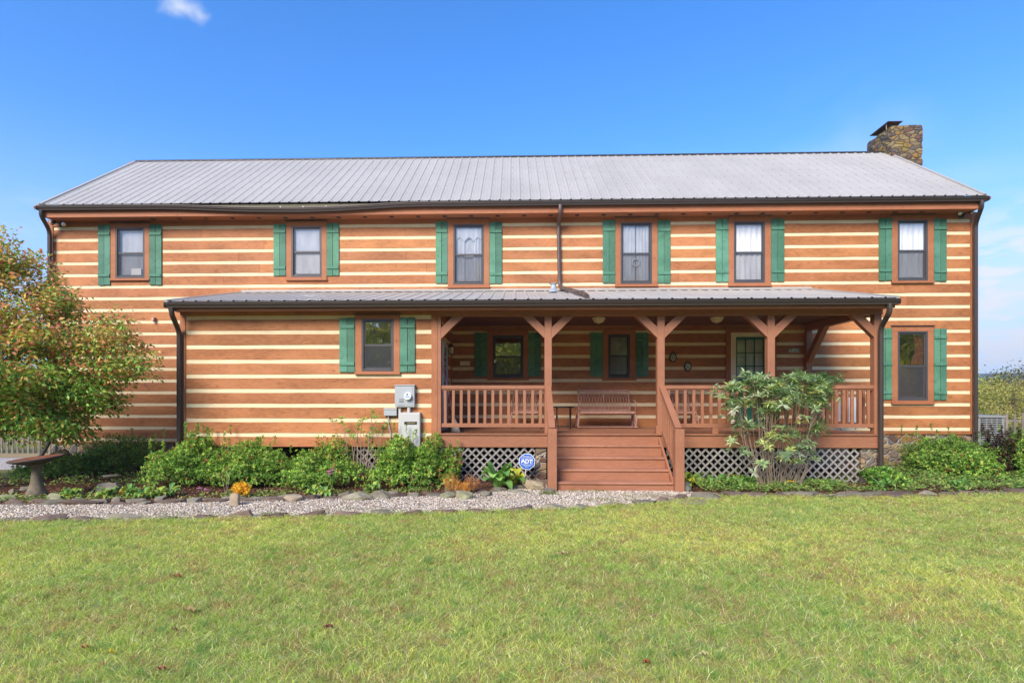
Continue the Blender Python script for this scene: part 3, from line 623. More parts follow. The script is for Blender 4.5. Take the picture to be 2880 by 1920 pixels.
# ---- windows
def window(key, curtain='white', gl='glass', lower_split=None, cap=True):
    (x0, x1, z0, z1), (a0, a1, b0, b1) = WR[key]; Y = WIN[key][4]; small = key in ('p1', 'p2', 'wa')
    # frame is the part; everything else hangs on it
    f = MB(); t_ = .04
    f.box(a0, a0+t_, Y-.03, Y+.075, b0, b1); f.box(a1-t_, a1, Y-.03, Y+.075, b0, b1)
    f.box(a0+t_, a1-t_, Y-.03, Y+.075, b1-t_, b1); f.box(a0+t_, a1-t_, Y-.034, Y+.075, b0, b0+t_+.012)
    fr = f.build('window', M['frame'], house, bevel=.004)
    c = MB(); e = .032
    c.box(x0, a0, Y-e, Y+.005, z0+.045, b1); c.box(a1, x1, Y-e, Y+.005, z0+.045, b1); c.box(x0, x1, Y-e-.003, Y+.005, b1, z1)
    c.build('casing', M['trim'], fr, bevel=.004)
    s = MB(); s.box(x0-.01, x1+.01, Y-.062, Y+.005, z0, z0+.045); 
    if b0-(z0+.045) > .004: s.box(a0, a1, Y-e, Y+.005, z0+.045, b0)
    s.build('sill', M['trimx'], fr, bevel=.004)
    if cap:
        s = MB(); s.box(x0-.02, x1+.02, Y-.075, Y+.0, z1, z1+.014); s.build('drip_cap', M['copper'], fr)
    zm = (b0+b1)/2 if lower_split is None else lower_split; st = .028; ia, ib = a0+t_, a1-t_
    for nm, (c0, c1, yy) in (('sash', (zm-.02, b1-t_, Y+.0)), ('sash', (b0+t_+.012, zm+.02, Y+.026))):
        s = MB(); s.box(ia, ia+st, yy, yy+.024, c0, c1); s.box(ib-st, ib, yy, yy+.024, c0, c1); s.box(ia+st, ib-st, yy, yy+.024, c0, c0+.04); s.box(ia+st, ib-st, yy, yy+.024, c1-.03, c1)
        s.build(nm, M['frame'], fr)
        g = MB(); g.add([(ia+st-.004, yy+.012, c0+.03), (ib-st+.004, yy+.012, c0+.03), (ib-st+.004, yy+.012, c1-.02), (ia+st-.004, yy+.012, c1-.02)], [(0, 1, 2, 3)])
        g.build('pane', M[gl], fr)
    g = MB(); g.add([(ia, Y-.008, b0+t_), (ib, Y-.008, b0+t_), (ib, Y-.008, zm-.02), (ia, Y-.008, zm-.02)], [(0, 1, 2, 3)]); g.build('insect_screen', M['screen'], fr)
    def drape(xa, xb, za, zb, y, amp=.012, waves=5, mat='curtain', scallop=0, name='curtain', gather=0):
        n = 28; m_ = 6; vs = []; fs = []
        for j in range(m_+1):
            for i in range(n+1):
                t1 = i/n; t2 = j/m_; xx = xa+(xb-xa)*t1
                if gather: xx = xa+(xb-xa)*t1*(1-gather*math.sin(math.pi*min(1, (1-t2)*1.1))) if gather > 0 else xb-(xb-xa)*(1-t1)*(1+gather*math.sin(math.pi*min(1, (1-t2)*1.1)))
                zz = za+(zb-za)*t2
                if scallop: zz = zb-(zb-zz)*(1-scallop*abs(math.sin(math.pi*t1*3)))
                vs.append((xx, y+amp*math.sin(t1*waves*2*math.pi), zz))
        for j in range(m_):
            for i in range(n): fs.append((j*(n+1)+i, j*(n+1)+i+1, (j+1)*(n+1)+i+1, (j+1)*(n+1)+i))
        d = MB(); d.add(vs, fs); d.build(name, M[mat], fr, smooth=True)
    xa, xb = ia-.0, ib+.0; yc = Y+.06; h = b1-b0
    if curtain == 'full': drape(xa, xb, b0+.05, b1-.03, yc)
    if curtain == 'shade': drape(xa+.03, xb-.01, b0+.05, b1-.03, yc, .003, 2)
    if curtain == 'box':
        drape(xa+.03, xb-.01, b0+.05, b1-.03, yc+.03, .003, 2); s = MB(); s.box(xa+.33, xb-.09, yc-.03, yc+.01, b0+.07, b0+.26); s.build('window_ornament', M['white'], fr)
    if curtain == 'lace':
        drape(xa, xb, b1-.42, b1-.03, yc-.01, .008, 6, scallop=.28); drape(xa, xa+.24, b0+.05, b1-.03, yc+.02, .012, 3); drape(xb-.24, xb, b0+.05, b1-.03, yc+.02, .012, 3); drape(xa, xb, b0+.05, b1-.03, yc+.06, .004, 3)
    if curtain == 'pair':
        drape(xa, (xa+xb)/2-.008, b0+.05, b1-.03, yc, .014, 4); drape((xa+xb)/2+.008, xb-.02, b0+.05, b1-.03, yc, .014, 4)
        s = MB(); ring = [((xa+xb)/2+.09*math.cos(a), yc-.03, zm-.22+.09*math.sin(a)) for a in np.linspace(0, 2*math.pi, 14)[:-1]]; s.tube(ring, .022, 6, closed=True); s.build('window_wreath', M['grey'], fr)
    if curtain == 'red': drape(xb-.30, xb, b0+.9, b1-.03, yc+.03, .02, 4, 'redcurtain', gather=-.4)
    if curtain == 'plaid': drape(xa, xb, b1-.22, b1-.03, yc, .012, 8, 'plaid')
    if curtain == 'blind':
        s = MB(); z = b0+.08
        while z < b1-.05: s.hexa([(xa, yc, z), (xb, yc, z), (xb, yc+.012, z+.016), (xa, yc+.012, z+.016), (xa, yc, z+.002), (xb, yc, z+.002), (xb, yc+.012, z+.018), (xa, yc+.012, z+.018)]); z += .022
        s.build('blind', M['curtain'], fr)
    # dark room behind the opening
    rm = MB(); d = 1.6; q = [(a0-.3, Y+.06), (a1+.3, Y+.06)]
    rm.add([(a0-.3, Y+.12, b0-.4), (a1+.3, Y+.12, b0-.4), (a1+.3, Y+d, b0-.4), (a0-.3, Y+d, b0-.4), (a0-.3, Y+.12, b1+.2), (a1+.3, Y+.12, b1+.2), (a1+.3, Y+d, b1+.2), (a0-.3, Y+d, b1+.2)], [(0, 1, 2, 3), (4, 5, 6, 7), (0, 3, 7, 4), (1, 2, 6, 5), (2, 3, 7, 6)])
    rm.build('room', M['trim'], fr)
    # shutters
    sl_, (vt, vb) = WIN[key][2], WIN[key][3]
    for (s0, s1) in sl_:
        xx0, xx1, zz0, zz1 = rect(s0, s1, vt, vb, Y); dz = R_.uniform(-.012, .012); zz0 += dz; zz1 += dz
        sh = MB(); mid = (xx0+xx1)/2; gp = R_.choice([.006, .009, .012]); e0 = .034
        for (p, q2) in ((xx0, mid-gp/2), (mid+gp/2, xx1)):
            k_ = R_.uniform(.78, 1.2); sh.box(p, q2, Y-e0, Y-.006, zz0+R_.uniform(-.008, .008), zz1+R_.uniform(-.008, .008), 0, (k_, k_*.98, k_*R_.uniform(.88, 1.05)))
        so_ = sh.build('shutter', M['green'], house, bevel=.003)
        hh = zz1-zz0; bz = [zz0+.155*hh, zz1-.155*hh]
        if key in ('w7',): bz = [zz0+.1*hh, zz0+.5*hh, zz1-.12*hh]
        each('batten', [(xx0+.004, xx1-.004, Y-e0-.022, Y-e0, b-.035, b+.035) for b in bz], M['green'], so_, .003)
    return fr
window('w1', 'box'); window('w2', 'shade'); window('w3', 'lace'); window('w4', 'pair'); window('w5', 'full'); window('w6', 'full')
window('w7', 'red', 'glassr'); window('wa', 'plaid', 'glassr'); window('p1', 'plaid', 'glassr', cap=False); window('p2', 'blind', 'glass', cap=False)
# ---- green front door with cream surround
dx0, dx1, dz0, dz1 = DOOR
mb = MB(); cs = rect(2054, 2168, 935.5, 1205, 0); wt = rect(2040.8, 2182, 927, 1205, 0)
mb.box(cs[0], dx0, -.03, .06, 1.0, dz1); mb.box(dx1, cs[1], -.03, .06, 1.0, dz1); mb.box(cs[0], cs[1], -.033, .06, dz1, cs[3]); sur = mb.build('door_surround', M['cream'], house, bevel=.004)
mb = MB(); mb.box(wt[0], cs[0], -.045, .0, 1.0, cs[3]); mb.box(cs[1], wt[1], -.045, .0, 1.0, cs[3]); mb.box(wt[0], wt[1], -.048, .0, cs[3], wt[3]+.03); mb.build('door_casing', M['trim'], house, bevel=.004)
gz0, gz1 = W(2100, 1066, 0).z, W(2100, 954.7, 0).z; gx0, gx1 = WX(2074), WX(2148)
mb = MB(); yd = .015
mb.box(dx0, gx0, yd, yd+.045, 1.03, dz1); mb.box(gx1, dx1, yd, yd+.045, 1.03, dz1); mb.box(gx0, gx1, yd, yd+.045, gz1, dz1); mb.box(gx0, gx1, yd, yd+.045, 1.03, gz0)
for i in (1, 2): x = gx0+(gx1-gx0)*i/3; mb.box(x-.009, x+.009, yd+.003, yd+.04, gz0, gz1)
for i in (1, 2): z = gz0+(gz1-gz0)*i/3; mb.box(gx0, gx1, yd+.005, yd+.038, z-.009, z+.009)
for (p, q2) in ((gx0+.0, (gx0+gx1)/2-.04), ((gx0+gx1)/2+.04, gx1)): mb.box(p, q2, yd-.008, yd+.0, 1.2, gz0-.18)
door = mb.build('front_door', M['doorgreen'], house, bevel=.003)
mb = MB(); mb.add([(gx0, yd+.02, gz0), (gx1, yd+.02, gz0), (gx1, yd+.02, gz1), (gx0, yd+.02, gz1)], [(0, 1, 2, 3)]); mb.build('door_pane', M['glass'], door)
mb = MB(); mb.add([(gx0, yd+.05, gz0), (gx1, yd+.05, gz0), (gx1, yd+.05, gz1), (gx0, yd+.05, gz1)], [(0, 1, 2, 3)]); mb.build('door_curtain', M['curtain'], door)
mb = MB(); mb.tube([(dx1-.06, yd-.05, 1.95), (dx1-.06, yd, 1.95)], .012, 8); mb.tube([(dx1-.06, yd-.055, 1.95), (dx1-.06, yd-.04, 1.95)], .03, 10); mb.build('door_knob', M['silver'], door)
mb = MB(); mb.box(dx0, dx1, .0, .1, 1.0, 1.03); mb.box(dx0-.3, dx1+.3, .9, .92, .9, dz1+.2); mb.box(dx0, dx1, .0, .9, .9, .95); mb.build('door_threshold', M['trim'], door)
# storm door on the annex side wall
mb = MB(); xa = XAR
for y0, y1, z0, z1 in ((adoor[0], adoor[0]+.09, 1.0, 3.06), (adoor[1]-.09, adoor[1], 1.0, 3.06), (adoor[0]+.09, adoor[1]-.09, 2.97, 3.06)): mb.box(xa-.05, xa+.02, y0, y1, z0, z1)
ds = mb.build('side_door_frame', M['cream'], house)
mb = MB(); oy = adoor[1]-.09; fr_ = []
for y0, y1, z0, z1 in ((adoor[0]+.09, adoor[0]+.17, 1.02, 2.96), (oy-.08, oy, 1.02, 2.96), (adoor[0]+.17, oy-.08, 2.86, 2.96), (adoor[0]+.17, oy-.08, 1.02, 1.25), (adoor[0]+.17, oy-.08, 1.95, 2.02)): mb.box(xa+.022, xa+.055, y0, y1, z0, z1)
mb.tube([(xa+.055, oy-.05, 2.0), (xa+.11, oy-.05, 2.0), (xa+.11, oy-.05, 2.1)], .01, 6)
mb.build('storm_door', M['greyl'], ds)
mb = MB(); mb.add([(xa+.038, adoor[0]+.17, 1.25), (xa+.038, oy-.08, 1.25), (xa+.038, oy-.08, 2.86), (xa+.038, adoor[0]+.17, 2.86)], [(0, 1, 2, 3)]); mb.build('storm_door_pane', M['glassr'], ds)
mb = MB(); mb.box(xa-.04, xa-.01, adoor[0]+.09, oy, 1.02, 2.97); mb.build('side_door', M['doorgreen'], ds)
# ================================================================== PORCH
PZ = 1.0; PF = YA-.02                        # deck height, deck front
px0 = XAR+.01; px1 = XP_R+.03
mb = MB(); y = PF-.03
i = 0
while y < -.02: 
    k_ = R_.uniform(.92, 1.06); mb.box(px0, px1, y, min(y+.134, 0), PZ-.03, PZ, 0, (k_, k_, k_)); y += .14
mb.build('porch_deck', M['ppaintx'], house)
mb = MB(); mb.box(px0-.0, px1-.02, PF, PF+.04, .72, PZ-.032); mb.box(px1-.06, px1-.02, PF+.04, -.0, .72, PZ-.032); mb.build('porch_skirt_board', M['ppaintx'], house, bevel=.004)
mb = MB(); mb.box(XAL+.05, XAR-.05, YA+.1, -.0, .74, .8); mb.build('annex_floor', M['trimx'], house)
PW = .147
posts = [(WX(1229, YA)+.02, WX(1237.5, YA)), (WX(1531.8, YA), WX(1551.9, YA)), (WX(1848.7, YA), WX(1869.8, YA)), (WX(2158, YA), WX(2180.3, YA)), (WX(2452, YA), WX(2469.5, YA)-.0)]
pc = [(a+b)/2 for a, b in posts]; pc[0] = XAR+.045; pc[4] = px1-.02-PW/2
for i, x in enumerate(pc):
    hw = PW/2 if i else .04
    mb = MB(); mb.box(x-hw, x+hw, PF+.01, PF+.01+PW, PZ, 3.40); po = mb.build('porch_post', M['ppaint'], house, bevel=.008)
    if i in (2,): 
        b_ = MB(); b_.box(x-hw-.035, x+hw+.035, PF-.02, PF+.01+PW+.03, PZ, PZ+.16); b_.build('post_base', M['ppaint'], po, bevel=.006)
    for sgn in (-1, 1):
        if (i == 0 and sgn == -1) or (i == 4 and sgn == 1): continue
        e = x+sgn*hw; run = .485; wv = .235; yy0, yy1 = PF+.015, PF+.015+PW-.02
        P = [(e, 3.40-run-wv*.0-.225+.02), (e, 3.40-run+.02), (e+sgn*(run-.22+.0), 3.40), (e+sgn*(run+.005), 3.40)]
        P = [(e, 3.40-.46), (e, 3.40-.235), (e+sgn*.235, 3.40), (e+sgn*.46, 3.40)]
        b_ = MB(); b_.prism(P, yy0, yy1); b_.build('post_brace', M['ppaint'], po, bevel=.006)
# wall post at the back right with its brace up to the side beam
xw = px1-.02-PW/2
mb = MB(); mb.box(xw-PW/2, xw+PW/2, -.11, -.0, PZ, 3.40); po = mb.build('porch_post', M['ppaint'], house, bevel=.006)
b_ = MB(); b_.add([(xw-.06, -.11, 2.6), (xw-.06, -.11, 2.83), (xw-.06, -.66, 3.40), (xw-.06, -.88, 3.40), (xw+.06, -.11, 2.6), (xw+.06, -.11, 2.83), (xw+.06, -.66, 3.40), (xw+.06, -.88, 3.40)], [(0, 1, 2, 3), (7, 6, 5, 4), (0, 4, 5, 1), (1, 5, 6, 2), (2, 6, 7, 3), (3, 7, 4, 0)]); b_.build('post_brace', M['ppaint'], po)
# railings
def railing(ax, bx, y0, y1=None, n=None, blocks=()):
    """top rail, bottom rail, balusters, from (ax,y0) to (bx,y1)"""
    y1 = y0 if y1 is None else y1; A, B = Vector((ax, y0, 0)), Vector((bx, y1, 0)); ln = (B-A).length; d = (B-A)/ln
    t_ = MB(); zt = 1.95
    t_.beam(A+Vector((0, 0, zt-.005)), B+Vector((0, 0, zt-.005)), .09, .075); tr_ = t_.build('porch_railing', M['ppaintx'], house, bevel=.005)
    b_ = MB(); b_.beam(A+Vector((0, 0, 1.165)), B+Vector((0, 0, 1.165)), .075, .08); b_.beam(A+Vector((0, 0, 1.90)), B+Vector((0, 0, 1.90)), .035, .045)
    for t2 in blocks: c_ = A+d*ln*t2; b_.box(c_.x-.06, c_.x+.06, c_.y-.03, c_.y+.03, PZ, 1.1225)
    b_.build('bottom_rail', M['ppaintx'], tr_, bevel=.004)
    n = n or int(ln/.17)
    for i in range(n):
        c_ = A+d*ln*(i+.5)/n; s = MB(); s.beam(c_+Vector((0, 0, 1.20)), c_+Vector((R_.uniform(-.006, .006), 0, 1.912)), .058, .04, up=(0, 1, 0)); s.build('baluster', M['ppaint'], tr_, bevel=.003)
yr = PF+.075
railing(pc[0]+.04, pc[1]-PW/2, yr, n=13)
railing(pc[2]+PW/2, pc[3]-PW/2, yr, blocks=(.5,), n=12)
railing(pc[3]+PW/2, pc[4]-PW/2, yr, blocks=(.5,), n=12)
A = (xw, PF+.16); t_ = MB()
t_.box(xw-.045, xw+.045, PF+.16, -.11, 1.925, 1.98); tr_ = t_.build('porch_railing', M['ppaint'], house, bevel=.005)
b_ = MB(); b_.box(xw-.02, xw+.02, PF+.16, -.11, 1.12, 1.2); b_.box(xw-.018, xw+.018, PF+.16, -.11, 1.88, 1.925); b_.build('bottom_rail', M['ppaint'], tr_)
for i in range(13):
    y = PF+.16+(-.11-PF-.16)*(i+.5)/13; s = MB(); s.box(xw-.045, xw-.005, y-.027, y+.027, 1.10, 1.925); s.build('baluster', M['ppaint'], tr_, bevel=.003)
# steps
sx0, sx1 = WX(1562, -3.0)+.01, WX(1862, YA)
sx0 = pc[1]+.085; sx1 = pc[2]+.02-.085
nose = [(-2.98, .785), (-3.26, .573), (-3.54, .372), (-3.82, .17)]
st_ = None
for x in (sx0-.035, sx1-.005):      # stringers
    mb = MB(); mb.add([(x, PF-.003, PZ-.05), (x, PF-.003, .5), (x, -3.2, .0), (x, -3.79, .0), (x, -3.79, .13), (x+.04, PF-.003, PZ-.05), (x+.04, PF-.003, .5), (x+.04, -3.2, .0), (x+.04, -3.79, .0), (x+.04, -3.79, .13)],
           [(0, 1, 2, 3, 4), (9, 8, 7, 6, 5), (0, 5, 6, 1), (1, 6, 7, 2), (2, 7, 8, 3), (3, 8, 9, 4), (4, 9, 5, 0)])
    if st_ is None: st_ = mb.build('porch_stairs', M['ppaint'], house)
    else: mb.build('stringer', M['ppaint'], st_)
prev = PF-.0
xx0, xx1 = sx0+.005, sx1-.005
for i, (yn, z) in enumerate(nose):
    s = MB(); s.box(xx0, xx1, yn, (nose[i-1][0] if i else PF)+.028, z-.035, z); s.build('tread', M['tread'], st_, bevel=.006)
for i, (yn, z) in enumerate([(PF-.0, PZ-.032)]+[(a, b-.035) for a, b in nose]):
    zb = nose[i][1] if i < 4 else -.02
    s = MB(); s.box(xx0, xx1, (PF-.018 if i == 0 else yn+.028), (PF-.002 if i == 0 else yn+.045), zb, z); s.build('riser', M['ppaintx'], st_)
s = MB(); s.box(xx0-.02, xx1+.05, PF-.055, PF-.03, PZ-.03, PZ+.001); s.build('tread', M['ppaintx'], st_, bevel=.005)
for sx, newel_u in ((sx0-.085, None), (sx1+.085, None)):
    nw = MB(); yn0 = -3.84; nw.box(sx-.083, sx+.083, yn0-.08, yn0+.086, -.05, 1.155); rl = nw.build('stair_newel', M['ppaint'], house, bevel=.008)
    c_ = MB(); c_.box(sx-.068, sx+.068, yn0-.065, yn0+.07, 1.155, 1.19); 
    h = MB(); h.beam((sx, yn0+.02, 1.17), (sx, PF+.01, 1.95), .12, .04, up=(0, 0, 1)); h.beam((sx, yn0+.06, 1.115), (sx, PF+.01, 1.86), .04, .07); h.beam((sx, yn0+.06, .28), (sx, PF+.01, 1.07), .04, .075)
    h.build('handrail', M['ppaint'], rl, bevel=.004)
    for k_ in range(6):
        t2 = (k_+.7)/6.4; yy = yn0+.08+(PF-yn0-.08)*t2; zz = (PF-yy)/(PF-yn0)
        s = MB(); s.box(sx-.02, sx+.02, yy-.02, yy+.02, 1.05-.78*zz, 1.90-.76*zz); s.build('baluster', M['ppaint'], rl, bevel=.003)
# lattice
def clip_poly(P, x0, x1, z0, z1):
    for ax, lim, sg in ((0, x0, 1), (0, x1, -1), (1, z0, 1), (1, z1, -1)):
        out = []
        for i in range(len(P)):
            a, b = P[i], P[(i+1) % len(P)]; da, db = sg*(a[ax]-lim), sg*(b[ax]-lim)
            if da >= 0: out.append(a)
            if (da > 0 > db) or (da < 0 < db):
                t2 = da/(da-db); out.append((a[0]+(b[0]-a[0])*t2, a[1]+(b[1]-a[1])*t2))
        P = out
        if len(P) < 3: return None
    return P
def lattice(x0, x1, Y, z0, z1):
    mb = MB(); pit = .165; w2 = .035/2*1.414; h = z1-z0
    for sg, yy in ((1, Y), (-1, Y+.0085)):
        x = x0-h
        while x < x1+h:
            k_ = R_.uniform(.75, 1.15); P = [(x-w2, z0), (x+w2, z0), (x+w2+sg*h, z1), (x-w2+sg*h, z1)]; q = clip_poly(P, x0, x1, z0, z1)
            if q: mb.prism(q, yy, yy+.008, 0, (k_, k_, k_))
            x += pit
    mb.build('lattice_panel', M['lattice'], house)
lattice(WX(960, YA), XAR, YA+.055, .02, .715); lattice(XAR+.01, WX(1506, YA)-.01, PF+.045, .02, .715); lattice(sx1+.18, WX(2420, YA)-.01, PF+.045, .02, .715)
# ================================================================== THINGS ON THE WALLS
def circle(cx, y, cz, r, n=20): return [(cx+r*math.cos(2*math.pi*i/n), y, cz+r*math.sin(2*math.pi*i/n)) for i in range(n)]
def disc(mb, cx, cz, rx, rz, y0, y1, n=24, mi=0, col=(1, 1, 1)): mb.prism([(cx+rx*math.cos(2*math.pi*i/n), cz+rz*math.sin(2*math.pi*i/n)) for i in range(n)], y0, y1, mi, col)
# electric meter
x0, x1, z0, z1 = rect(1114, 1168.5, 1082, 1143.8, YA)
th_ = thing('electric_meter', 'grey electric meter box with round glass dial on annex wall', 'meter', ((x0+x1)/2, YA, z0))
mb = MB(); mb.box(x0, x1, YA-.13, YA+.0, z0, z1-.02); mb.box(x0-.01, x1+.01, YA-.145, YA, z1-.02, z1); mb.box(x0+.03, x1-.03, YA-.137, YA-.13, z0+.03, z1-.05); mb.build('box', M['grey'], th_, bevel=.006)
c_ = W(1147.8, 1114, YA-.14); r = .082
mb = MB(); disc(mb, c_.x, c_.z, r, r, YA-.16, YA-.137); disc(mb, c_.x, c_.z, r*.88, r*.88, YA-.215, YA-.16); mb.build('dial', M['signwhite'], th_, bevel=.008)
mb = MB(); mb.box(c_.x-r*.55, c_.x+r*.55, YA-.2175, YA-.2165, c_.z-.018, c_.z+.004); mb.build('dial_band', M['blue'], th_)
mb = MB(); mb.box(c_.x-.025, c_.x+.02, YA-.2175, YA-.2165, c_.z+.025, c_.z+.05); [mb.box(x0+.09, x0+.19, YA-.139, YA-.1375, z0+.09+i*.03, z0+.10+i*.03) for i in range(3)]; mb.box(x0+.08, x0+.2, YA-.139, YA-.1375, z0+.03, z0+.035); mb.build('readout', M['black'], th_)
x0, x1, z0, z1 = rect(1128.8, 1184.4, 1159, 1262, YA)
th_ = thing('breaker_panel', 'tall pale grey breaker cabinet with dark label plate below the meter', 'cabinet', ((x0+x1)/2, YA, z0))
mb = MB(); mb.box(x0, x1, YA-.15, YA, z0, z1); mb.box(x0+.015, x1-.015, YA-.158, YA-.15, z0+.02, z1-.025); mb.build('cabinet', M['greyl'], th_, bevel=.006)
a = rect(1137, 1172.4, 1185.3, 1193, YA-.16); mb = MB(); mb.box(a[0], a[1], YA-.164, YA-.158, a[2], a[3]); lb = mb.build('label_plate', M['black'], th_)
mb = MB(); xx = a[0]+.06
for i in range(8): mb.box(xx, xx+.012, YA-.1655, YA-.164, a[2]+.018, a[3]-.02); mb.box(xx, xx+.017, YA-.1655, YA-.164, a[2]+.018+(i % 3)*.008, a[2]+.024+(i % 3)*.008); xx += .021
mb.build('gold_lettering', M['goldtxt'], lb)
mb = MB(); mb.tube([(WX(1150, YA-.08), YA-.08, z1), (WX(1150, YA-.08), YA-.08, z1+.12)], .035, 12); mb.build('conduit', M['greyl'], th_)
mb = MB(); mb.tube([(WX(1124.6, YA-.05), YA-.05, -.02), (WX(1124.6, YA-.05), YA-.05, WX(0)*0+W(1124, 1145, YA).z)], .029, 12); tag(mb.build('conduit_pipe', M['greyl']), 'pale grey vertical conduit pipe left of the tall cabinet', 'pipe')
x0, x1, z0, z1 = rect(1082.5, 1118, 1147.5, 1168.5, YA)
th_ = thing('junction_box', 'small grey utility box left of the meter with a cable running down', 'utility box', ((x0+x1)/2, YA, z0))
mb = MB(); mb.box(x0, x1, YA-.09, YA, z0, z1); mb.box(x0-.006, x1+.006, YA-.1, YA, z1-.03, z1+.002); mb.build('box', M['grey'], th_, bevel=.008)
mb = MB(); [mb.tube([(x0+.05+i*.045, YA-.05, z0+.003), (x0+.05+i*.045, YA-.05, z0-.03)], .012, 8) for i in range(4)]; mb.build('cable_gland', M['black'], th_)
xx = WX(1094, YA-.03); mb = MB(); mb.tube([(xx-.01, YA-.05, z0), (xx-.01, YA-.04, z0-.15), (xx+.03, YA-.02, z0-.35), (xx+.035, YA-.02, z0-.9), (xx+.04, YA-.05, -.02)], .012, 8); mb.build('cable', M['greyl'], th_)
# floodlights
def flood(u1, v1, u2, v2, lab):
    a = W(u1, v1, -.12); b = W(u2, v2, -.12); mx_ = (a.x+b.x)/2
    th_ = thing('floodlight', lab, 'floodlight', (mx_, 0, 6.2), 'twin floodlights under the main eave')
    mb = MB(); mb.box(mx_-.05, mx_+.05, -.05, -.018, 6.16, 6.27); mb.build('mount', M['frame'], th_)
    for p in (a, b):
        d = Vector((p.x-mx_, -.25, -.18)).normalized(); s = Vector((mx_+(p.x-mx_)*.2, -.05, 6.22)); e = Vector((p.x, -.16, p.z))
        h = MB(); h.tube([s, e-d*.07], .014, 8); h.tube([e-d*.09, e-d*.05, e, e+d*.03], [.025, .04, .055, .06], 12); h.build('lamp_head', M['frame'], th_, smooth=True)
        h = MB(); h.tube([e+d*.031, e+d*.045, e+d*.055], [.055, .045, .02], 12); h.build('lens', M['silver'], th_, smooth=True)
flood(151, 628, 183, 631, 'twin silver floodlight under the eave at the left corner of the house'); flood(2696, 600, 2727, 598, 'twin silver floodlight under the eave at the right corner, chimney side')
c_ = W(431, 898, -.05); mb = MB(); mb.hexa([(c_.x-.035, -.11, c_.z-.04), (c_.x+.03, -.11, c_.z-.06), (c_.x+.03, 0, c_.z-.06), (c_.x-.035, 0, c_.z-.04), (c_.x-.01, -.09, c_.z+.06), (c_.x+.05, -.09, c_.z+.05), (c_.x+.05, 0, c_.z+.05), (c_.x-.01, 0, c_.z+.06)])
tag(mb.build('wall_sensor', M['rust'], bevel=.005), 'small tilted brown box on the siding left of the annex roof', 'sensor')
# plaques
def plaque_oval(u, v, lab):
    c_ = W(u, v, -.02); th_ = thing('oval_plaque', lab, 'plaque', (c_.x, 0, c_.z), 'oval plaques hung between porch window and door')
    mb = MB(); disc(mb, c_.x, c_.z, .095, .12, -.028, -.0); mb.build('rim', M['black'], th_, bevel=.006)
    mb = MB(); disc(mb, c_.x, c_.z, .068, .092, -.033, -.028); mb.build('picture', M['picture'], th_)
    mb = MB(); mb.tube([(c_.x-.05, -.012, c_.z+.1), (c_.x, -.012, c_.z+.17), (c_.x+.05, -.012, c_.z+.1)], .004, 5); mb.build('hanger', M['black'], th_)
t = MT('mottled_green_picture', .6); f = t.noise(28, 5, .7); t.color(t.mix(t.rng(f, .4, .6), (.14, .22, .09), (.6, .62, .5))); M['picture'] = t.m
plaque_oval(1892.8, 1005, 'upper left oval plaque with dark rim beside the porch post'); plaque_oval(1934.5, 1031, 'lower right oval plaque with dark rim, nearer the green door')
a = rect(1294, 1322, 1015.5, 1027.5, 0); mb = MB(); mb.box(a[0], a[1], -.02, 0, a[2], a[3]); th_ = mb.build('name_plaque', M['cream'], bevel=.004); tag(th_, 'small cream rectangular plaque on dark siding left of porch window', 'plaque')
a = rect(2218, 2247.5, 980, 991, 0); mb = MB(); mb.box(a[0], a[1], -.02, 0, a[2], a[3]); tag(mb.build('house_plaque', M['picture'], bevel=.003), 'narrow grey-green plaque on the siding right of the green door', 'plaque')
c_ = W(1392.5, 1016, -.07); mb = MB(); disc(mb, c_.x, c_.z, .03, .045, -.075, -.05); o_ = mb.build('thermometer', M['silver']); tag(o_, 'small oval silver thermometer at the left edge of the porch window', 'thermometer')
# ceiling lights
for u, lab in ((1684, 'frosted dome ceiling light above the porch window and bench'), (2016, 'frosted dome ceiling light above the oval plaques near the door')):
    x = WX(u, -1.3); th_ = thing('ceiling_light', lab, 'ceiling light', (x, -1.3, 3.56), 'porch ceiling lights')
    mb = MB(); mb.lathe([(0, 3.558), (.15, 3.558), (.15, 3.535), (.13, 3.53)], x, -1.3, 20); mb.build('base', M['cream'], th_)
    mb = MB(); mb.lathe([(.13, 3.532), (.128, 3.50), (.10, 3.465), (.05, 3.445), (.012, 3.44), (.012, 3.425), (0, 3.42)], x, -1.3, 20); mb.build('shade', M['lamp'], th_, smooth=True)
# lantern by the side door
c_ = Vector((XAR+.10, -1.0, 2.9)); th_ = thing('wall_lantern', 'dark hooded lantern on the side wall inside the porch', 'lantern', tuple(c_))
mb = MB(); mb.box(XAR, XAR+.02, -1.05, -.95, 2.83, 3.0); mb.tube([(XAR+.01, -1, 2.98), (XAR+.1, -1, 3.03), (XAR+.1, -1, 2.98)], .008, 6); mb.lathe([(0, 3.0), (.03, 2.99), (.09, 2.93), (.085, 2.925), (0, 2.925)], XAR+.1, -1.0, 8); mb.lathe([(0, 2.76), (.06, 2.76), (.06, 2.775), (0, 2.775)], XAR+.1, -1.0, 8)
[mb.tube([(XAR+.1+.06*math.cos(a), -1+.06*math.sin(a), 2.77), (XAR+.1+.08*math.cos(a), -1+.08*math.sin(a), 2.93)], .005, 5) for a in (0, 1.57, 3.14, 4.71)]; mb.build('housing', M['black'], th_)
mb = MB(); mb.lathe([(0, 2.775), (.05, 2.775), (.065, 2.925), (0, 2.925)], XAR+.1, -1.0, 8); mb.build('glass_shade', M['lamp'], th_)
